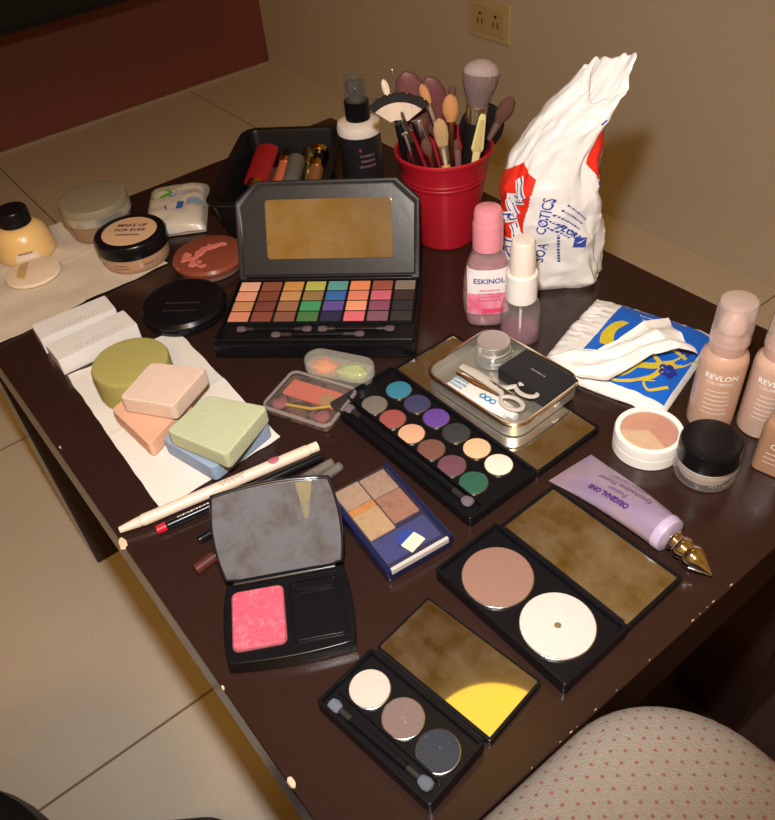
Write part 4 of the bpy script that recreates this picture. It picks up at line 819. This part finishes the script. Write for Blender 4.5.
lip('gold_ring_lip_gloss', 'amber lip gloss with a shiny gold ring, rightmost in the tray', TP(3.3, -3.2, 1.4), TP(3.2, 3.2, 3.0), [('tube_body', 0, .62, .55, mat('amber_gloss', (.22, .09, .03), .15, coat=.6), 1), ('gold_band', .6, .72, .66, GOLD, 1), ('cap', .72, .9, .5, BLK, 1), ('end_ring', .9, 1, .72, GOLD, 1)])

# ---- black and white spray bottle
t = thing('black_hair_spray_bottle', 'black bottle with white shoulders and a clear capped black sprayer behind the tray', 'spray bottle', 39.7, 58.3, 36)
lathe_part('bottle_body', [(1.75, 0), (1.9, .15), (1.92, .5), (1.92, 5.2)], mat('black_label_bottle', (.015, .014, .016), .35), t)
lathe_part('white_shoulder', [(1.92, 5.2), (2.0, 5.25), (2.03, 5.7), (1.9, 6.1), (1.4, 6.35), (.9, 6.4)], mat('white_shoulder', (.80, .72, .66), .35), t)
lathe_part('sprayer_collar', [(1.1, 6.35), (1.12, 6.45), (1.12, 8.0), (1.0, 8.05)], BLK, t)
p = lathe_part('spray_head', [(.6, 8.0), (.6, 8.6), (.78, 8.8), (.78, 9.6), (.6, 9.8), (.01, 9.85)], mat('dark_grey_head', (.06, .065, .07), .25), t)
bm = NB(); lathe(bm, [(.12, 0), (.16, .1), (.12, .25)], 10, 0, 0); build('nozzle', bm, SILV, p, loc=(-.55, -.7, 9.1))
lathe_part('clear_overcap', [(.98, 8.0), (.98, 8.1), (.92, 10.1), (.8, 10.3), (.01, 10.35)], clear('grey_clear_cap', (.86, .84, .80), .05, haze=.16, hcol=(.35, .33, .28)), t)
a = CAMDIR + 18
text('x', .6, mat('pink_print', (.5, .05, .12), .5), t, cyl(1.93, 4.2, a - 18)); fine_print(t, mat('mauve_print', (.22, .12, .14), .5), cyl(1.94, 3.5, a), 3, 1.7, .5, .22, 'lettering', 4)

# ---- tissue packet at the back
t = thing('pocket_tissue_packet', 'small plastic packet of tissues with green and blue print near the far table edge', 'tissue packet', 24.1, 66.6, 36, -31)
def tz(x, y): 
    return .25 + 1.15 * max(0, (1 - (abs(x) / 2.75) ** 5) * (1 - (abs(y) / 4.15) ** 5)) ** .5 + .10 * noise.noise(Vector((x * .8, y * .8, 2)))
bm = NB(); grid(bm, 30, 40, lambda u, v: ((u - .5) * 5.5, (v - .5) * 8.3, tz((u - .5) * 5.5, (v - .5) * 8.3))); grid(bm, 4, 4, lambda u, v: ((u - .5) * 5.5, (v - .5) * 8.3, .02))
build('packet', bm, mat('creamy_film', (.56, .50, .42), .3, var=.1, bump=.4, bs=60), t)
def tp(name, pts, mt, dz=.03):
    bm = NB(); bm.faces.new([bm.verts.new((x, y, tz(x, y) + dz)) for x, y in pts]); build(name, bm, mt, t)
def el(cx_, cy_, a, b, r=0): return [(cx_ + a * math.cos(q) * math.cos(R_(r)) - b * math.sin(q) * math.sin(R_(r)), cy_ + a * math.cos(q) * math.sin(R_(r)) + b * math.sin(q) * math.cos(R_(r))) for q in [6.283 * k / 18 for k in range(18)]]
LBL = mat('pale_blue_film', (.22, .30, .42), .4); PBL = mat('packet_blue', (.03, .12, .42), .4)
tp('blue_stripe', [(-1.4, 3.7), (2.4, 3.7), (2.4, 2.7), (-1, 2.9)], LBL); tp('green_leaf_print', el(-1.4, 1.3, 1.1, .75, 10), mat('leaf_green', (.12, .38, .03), .4)); tp('blue_leaf_outline', el(-1.3, 1.2, 1.5, 1.05, 10), LBL, .015)
tp('blue_bar_print', [(-2.5, -1.9), (-.6, -1.8), (-.7, -1.0), (-2.5, -1.0)], PBL); tp('blue_square_print', [(.2, -1.8), (.8, -1.8), (.9, -.5), (.3, -.5)], PBL); tp('round_blue_print', el(1.8, -.6, .75, .8), LBL)
fine_print(t, mat('lilac_print', (.30, .25, .38), .5), lambda u, v: (.9 + u, 1.3 + v + .1 * u, tz(.9 + u, 1.3 + v) + .03), 2, 2.6, .4, .28, 'lettering', 6)

# ---- napkins
def quilt(name, c):
    m = mat(name, c, .9, var=.04, vs=15); nt = m.node_tree; N = nt.nodes; L = nt.links
    tc = N.new('ShaderNodeTexCoord'); hs = []
    for r_ in (45, -45):
        mp = N.new('ShaderNodeMapping'); mp.inputs['Rotation'].default_value = (0, 0, R_(r_)); L.new(tc.outputs['Object'], mp.inputs[0])
        wv = N.new('ShaderNodeTexWave'); wv.inputs['Scale'].default_value = 95; L.new(mp.outputs[0], wv.inputs['Vector']); hs.append(wv)
    mu = N.new('ShaderNodeMath'); mu.operation = 'MULTIPLY'; L.new(hs[0].outputs['Fac'], mu.inputs[0]); L.new(hs[1].outputs['Fac'], mu.inputs[1])
    bp = N.new('ShaderNodeBump'); bp.inputs['Strength'].default_value = .15; bp.inputs['Distance'].default_value = .001; L.new(mu.outputs[0], bp.inputs['Height']); L.new(bp.outputs[0], N['Principled BSDF'].inputs['Normal'])
    return m
def napkin(label, C, mt, seed, amp=.10, hem=False):
    bm = NB()
    def f(u, v):
        p = [(C[0][k] * (1 - u) + C[1][k] * u) * (1 - v) + (C[3][k] * (1 - u) + C[2][k] * u) * v for k in (0, 1)]
        e = .35 * noise.noise(Vector((p[0] * .7, p[1] * .7, seed)))
        return p[0] + e * .3, p[1] + e * .3, .12 + amp * (noise.noise(Vector((p[0] * .35, p[1] * .35, seed + 5))) * .8 + .4) * .7 + (.05 if abs(v - .5) < .012 or abs(u - .5) < .015 else 0)
    grid(bm, 60, 80, f, .05); o = build('paper_towel', bm, mt, None, loc=(0, 0, 36)); return tag(o, label, 'paper towel')
napkin('creamy paper towel under the powder jars at the far left', [(3.9, 73.0), (15.6, 73.0), (19.3, 59.2), (4.2, 58.3)], quilt('cream_paper', (.62, .54, .43)), 3, .30)
napkin('white quilted paper towel under the sponges', [(6.9, 50.7), (15.4, 50.0), (15.0, 34.7), (6.3, 34.4)], quilt('white_paper', (.76, .72, .66)), 9, .10)

# ---- jars on the left towel
ZN = 36.24
t = thing('banana_powder_bottle', 'squat bottle of yellow powder with a black cap at the far left', 'powder bottle', 10.9, 69.9, ZN)
lathe_part('bottle_body', [(2.3, 0), (2.5, .15), (2.55, .6), (2.4, 1.6), (2.1, 2.4), (1.6, 2.8), (1.2, 2.95)], mat('yellow_powder_plastic', (.76, .50, .20), .3, var=.06, coat=.3), t)
lathe_part('screw_cap', [(1.3, 2.9), (1.38, 3.0), (1.38, 4.1), (1.28, 4.25), (.01, 4.28)], BLK, t)
bm = NB(); grid(bm, 14, 4, lambda u, v: cyl(2.6 - .35 * v * .5, .5, CAMDIR + 22)((u - .5) * 1.9, v * .8)); build('paper_label', bm, mat('pale_label', (.66, .56, .48), .6), t)
fine_print(t, DPR, cyl(2.53, 1.12, CAMDIR + 22), 1, 1.6, .2, .14)
t = thing('powder_puff', 'round cream velour powder puff with a ribbon band by the yellow bottle', 'powder puff', 9.9, 65.6, ZN, 0)
bm = NB(); v = lathe(bm, [(1.8, .05), (2.2, .12), (2.35, .3), (2.25, .5), (1.6, .66), (.01, .72)], 40); build('puff', bm, mat('cream_velour', (.76, .62, .45), .95, bump=.3, bs=400), t)
bm = NB(); grid(bm, 6, 16, lambda u, v: (lambda x, y: (x * .45 - y * .9 - .75, x * .9 + y * .45 + .2, .42 + .36 * max(0, 1 - ((x * .45 - y * .9 - .75) ** 2 + (x * .9 + y * .45 + .2) ** 2) / 5.6) + .02))((v - .5) * 3.5, (u - .5) * .75)); build('ribbon', bm, mat('ochre_ribbon', (.58, .38, .16), .6), t)
t = thing('frosted_lid_powder_jar', 'large powder jar with a frosted grey lid behind the black lidded powder jar', 'powder jar', 17.5, 68.6, ZN)
lathe_part('jar_body', [(2.5, 0), (2.65, .12), (2.95, 1.6), (2.95, 1.9)], clear('beige_powder_jar', (.8, .7, .6), .06, haze=.6, hcol=(.40, .26, .16)), t, 56)
lathe_part('powder', [(2.4, .2), (2.6, 1.3), (.01, 1.35)], mat('beige_powder', (.5, .32, .18), .9), t)
lathe_part('silver_band', [(3.05, 1.8), (3.08, 1.9), (3.08, 2.55), (3.0, 2.6)], mat('satin_silver', (.55, .55, .52), .3, .7), t, 56)
lathe_part('frosted_lid', [(3.05, 2.55), (3.05, 3.0), (2.95, 3.25), (2.6, 3.35), (.01, 3.38)], mat('frosted_grey_lid', (.24, .21, .14), .35, coat=.2), t, 56)
t = thing('loose_powder_jar', 'round loose powder jar with a black rimmed lid and peach centre', 'powder jar', 17.75, 61.8, ZN)
lathe_part('jar_body', [(2.6, 0), (2.8, .15), (2.92, .6), (2.92, 1.45)], clear('peach_jar_glass', (.95, .85, .75), .05, haze=.45, hcol=(.62, .42, .27)), t, 56)
lathe_part('powder', [(2.6, .15), (2.8, .5), (2.8, 1.4), (.01, 1.42)], mat('peach_powder', (.72, .46, .28), .8), t)
lathe_part('lid_ring', [(3.0, 1.4), (3.05, 1.5), (3.05, 2.35), (2.9, 2.55), (2.6, 2.62), (2.35, 2.55)], BLK, t, 56)
p = lathe_part('lid_window', [(2.38, 2.5), (2.3, 2.56), (.01, 2.58)], mat('peach_window', (.70, .46, .28), .25, coat=.4), t, 48)
for k, (s, sz) in enumerate((('MAKE UP', .62), ('FOR EVER', .62), ('PROFESSIONAL', .30))): text(s, sz, DPR, p, flat(2.6, .60 - .50 * k, .0 + .72 - .58 * k * 1.0 - .1, -70 + 28), bold=.012)
text('MAKE UP', .34, DPR, t, cyl(2.95, .8, CAMDIR + 40)); fine_print(t, DPR, cyl(2.95, .9, CAMDIR - 10), 2, 1.4, .3, .1)

# ---- coral compact and black compact
t = thing('coral_baked_blush', 'round reddish brown compact lid smeared with coral blush powder', 'blush compact', 21.9, 56.3, 36)
lathe_part('base', [(2.5, 0), (2.7, .1), (2.8, .5), (2.6, .6)], mat('glossy_clear_base', (.25, .14, .12), .12, coat=.6), t, 56)
lathe_part('lid', [(2.75, .55), (3.0, .65), (3.05, .95), (2.9, 1.2), (2.2, 1.34), (.01, 1.42)], mat('rust_glossy_lid', (.24, .062, .035), .25, var=.1, coat=.4), t, 64)
bm = NB(); rnd = random.Random(12)
for k in range(150):
    f = k / 150; a = R_(150 + 110 * f + rnd.gauss(0, 10)) if k < 95 else 0
    if k < 95: r_ = rnd.uniform(1.5, 2.75) if f < .4 else rnd.uniform(1.9, 2.75); x, y = r_ * math.cos(a), r_ * math.sin(a)
    else: q = (k - 95) / 55; x, y = -1.2 + 2.6 * q + rnd.gauss(0, .12), -.1 + .1 * q + .5 * math.sin(q * 3) + rnd.gauss(0, .16)
    s = rnd.uniform(.12, .34); n_ = 6; rr_ = math.hypot(x, y); z = 1.42 - .018 * rr_ ** 2 - (.10 if rr_ > 2.2 else 0) - max(0, rr_ - 2.3) * .22
    ring = [(x + s * rnd.uniform(.6, 1.2) * math.cos(6.283 * j / n_), y + s * rnd.uniform(.6, 1.2) * math.sin(6.283 * j / n_)) for j in range(n_)]
    loft(bm, [[(u, v, z - .02) for u, v in ring], [(x + (u - x) * .7, y + (v - y) * .7, z + .05) for u, v in ring]])
build('powder_smear', bm, mat('coral_crumbs', (.60, .16, .13), .9), t, 'coral powder crumbs')
t = thing('black_round_compact', 'closed glossy black round compact beside the white cartons', 'powder compact', 17.05, 51.6, 36)
lathe_part('base', [(3.0, 0), (3.2, .15), (3.28, .5), (3.1, .6)], BLK, t, 56); lathe_part('lid', [(3.1, .58), (3.3, .7), (3.32, .9), (3.1, 1.15), (2.3, 1.28), (.01, 1.34)], BLK, t, 64)
bm = NB(); rbox(bm, .9, .25, .08, .3, .8, .06, 0, 0); b_ = build('catch', bm, BLK, t, loc=(-1.5, -2.85, 0), rz=-28)
fine_print(t, mat('dim_emboss', (.05, .045, .04), .4), flat(1.36, -.3, -.5, -42), 2, 2.6, 1.0, .16, 'embossed_lettering', 2)

# ---- white cartons
CART = mat('white_carton', (.78, .76, .74), .45, var=.03)
for k, (x, y, sx, sy, rz, l) in enumerate(((9.75, 55.55, 5.9, 2.35, -3, 'slim white carton, the one further from the sponges'), (9.9, 52.35, 6.2, 2.5, 0, 'slim white carton nearest the green sponge'))):
    t = thing('white_carton', l, 'carton', x, y, 36, rz, 'slim white cartons on the table')
    bm = NB(); rbox(bm, sx, sy, .04, 0, 1.35, .04, n=1); build('carton_body', bm, CART, t)
    fine_print(t, mat('beige_print', (.60, .53, .48), .6), flat(1.365, .2, -sy * .22, 0), 2, sx * .8, .3, .12, seed=k + 3)
    bm = NB(); rbox(bm, .06, sy * .86, .03, .1, 1.25, .02, sx / 2 + .02, 0, n=1); build('end_flap', bm, mat('carton_flap', (.62, .58, .52), .6), t)

# ---- sponges
SP = lambda n, c: mat(n, c, .9, var=.06, vs=60, bump=.35, bs=500)
o = NB(); lathe(o, [(2.4, 0), (2.62, .12), (2.66, .4), (2.66, 2.2), (2.58, 2.38), (2.38, 2.46), (.01, 2.48)], 56)
tag(build('round_sponge', o, SP('olive_foam', (.38, .34, .10)), None, loc=(10.3, 45.7, 36.2)), 'round olive green makeup sponge on the white paper towel', 'sponge')
def rhomb(name, label, pts, z0, h, mt, tilt=0):
    bm = NB(); n = len(pts); cx_ = sum(p[0] for p in pts) / n; cy_ = sum(p[1] for p in pts) / n; Q = []
    for i in range(n):
        p0, p1, p2 = Vector(pts[i - 1]), Vector(pts[i]), Vector(pts[(i + 1) % n]); a = p1 + (p0 - p1).normalized() * .38; b = p1 + (p2 - p1).normalized() * .38
        for k in range(6): f = k / 5; Q.append((((1 - f) ** 2 * a + 2 * f * (1 - f) * p1 + f * f * b) - Vector((cx_, cy_))) * 1.05)
    v = loft(bm, [[(q.x * s, q.y * s, z) for q in Q] for s, z in ((.95, 0), (.99, .08), (1, .2), (1, h - .2), (.985, h - .06), (.94, h))])
    if tilt: xf(bm, v, TR(0, 0, 0, tilt, 0, 0))
    return tag(build(name, bm, mt, None, loc=(cx_, cy_, 36 + z0)), label, 'sponge')
rhomb('diamond_sponge', 'peach orange diamond sponge lying under the cream one', [(7.6, 43.4), (10.4, 44.2), (11.9, 40.6), (8.0, 38.7)], .2, 1.25, SP('peach_foam', (.74, .42, .28)))
rhomb('diamond_sponge', 'cream pink diamond sponge stacked on top beside the olive one', [(8.2, 42.4), (11.25, 44.2), (13.7, 41.1), (10.35, 39.3)], 1.5, 1.3, SP('cream_pink_foam', (.74, .56, .45)))
rhomb('diamond_sponge', 'light blue diamond sponge lying under the pale green one', [(8.9, 38.4), (12.3, 39.2), (14.6, 35.1), (10.0, 34.1)], .2, 1.25, SP('blue_foam', (.28, .37, .52)))
rhomb('diamond_sponge', 'pale green diamond sponge stacked on the light blue sponge', [(9.1, 37.5), (12.5, 38.6), (14.7, 35.1), (10.75, 33.2)], 1.5, 1.25, SP('pale_green_foam', (.50, .54, .34)))

# ---- pencils
def pencil(name, label, a, b, r, parts):
    A, B = Vector(a), Vector(b); o = thing(name, label, 'pencil', A.x, A.y, 36 + A.z)
    for pn, f0, f1, r0, r1, mt in parts:
        p, q = (B - A) * f0, (B - A) * f1; bm = NB(); tube(bm, [p, p.lerp(q, .02), p.lerp(q, .98), q], [r0 * .85, r0, r1, r1 * .85], 20); build(pn, bm, mt, o)
    return o, A, B
CRM = mat('cream_pencil', (.78, .62, .50), .3, var=.03, coat=.3)
o, A, B = pencil('jumbo_pencil', 'thick cream pencil with a pink badge lying over the towel edge', (3.7, 34.35, .45), (16.1, 31.85, .72), .36, [('tip', 0, .10, .20, .33, CRM), ('barrel', .10, .955, .37, .37, CRM), ('end_cap', .955, 1, .33, .33, mat('pale_cap', (.82, .70, .52), .35))])
d = (B - A).normalized(); sd = Vector((-d.y, d.x, 0))
def onp(A, d, f, L, r): return lambda u, v: tuple((d * (L * f + u)) + Vector((-d.y, d.x, 0)) * (v) + Vector((0, 0, math.sqrt(max(.0001, (r + .012) ** 2 - v * v)))))
Lp = (B - A).length
bm = NB(); f = onp(A, d, .77, Lp, .42); rg_ = [[bm.verts.new(f(.36 * q * math.cos(6.283 * k / 20), .27 * q * math.sin(6.283 * k / 20))) for k in range(20)] for q in (.05, .35, .65, 1)]
for a_, b_ in zip(rg_, rg_[1:]):
    for k in range(20): bm.faces.new((a_[k], a_[(k + 1) % 20], b_[(k + 1) % 20], b_[k]))
bm.faces.new(rg_[0]); build('pink_badge', bm, mat('mauve_badge', (.45, .12, .18), .4), o)
fine_print(o, mat('brown_print', (.25, .12, .10), .5), onp(A, d, .55, Lp, .37), 3, 2.0, .13, .07, 'lettering', 7)
o, A, B = pencil('red_lip_pencil', 'black lip pencil with a red end lying beside the cream pencil', (5.4, 33.0, .28), (15.9, 31.15, .5), .26, [('red_end', 0, .055, .25, .28, mat('red_end', (.55, .01, .03), .35)), ('barrel', .055, .62, .26, .26, BLK), ('cap', .62, 1, .30, .28, BLK)])
d = (B - A).normalized(); fine_print(o, WPR, onp(A, d, .22, (B - A).length, .26), 1, 2.4, .2, .13, 'lettering', 9)
o, A, B = pencil('clear_capped_pencil', 'dark pencil with a clear cap, the one closer to the sponges', (6.9, 30.7, .28), (16.2, 31.0 - .5, .28), .24, [('barrel', 0, .80, .27, .25, BLK), ('tip', .80, .86, .22, .06, mat('dark_lead', (.06, .03, .03), .5)), ('clear_cap', .75, 1, .30, .27, clear('pencil_cap_clear', (.95, .93, .9), .04, haze=.16, hcol=(.6, .55, .5)))])
d = (B - A).normalized(); fine_print(o, WPR, onp(A, d, .70, (B - A).length, .26), 1, 1.2, .2, .1, 'lettering', 11)
pencil('brown_eye_pencil', 'brown ended pencil with a clear cap, mostly hidden under the blush compact', (5.75, 28.95, .28), (16.4, 29.9, .28), .26, [('brown_end', 0, .12, .33, .33, mat('maroon_end', (.085, .022, .018), .35)), ('barrel', .12, .80, .28, .26, mat('dark_brown_barrel', (.03, .013, .011), .3)), ('tip', .80, .87, .22, .06, mat('dark_lead', (0, 0, 0))), ('clear_cap', .76, 1, .31, .28, clear('pencil_cap_clear'))])
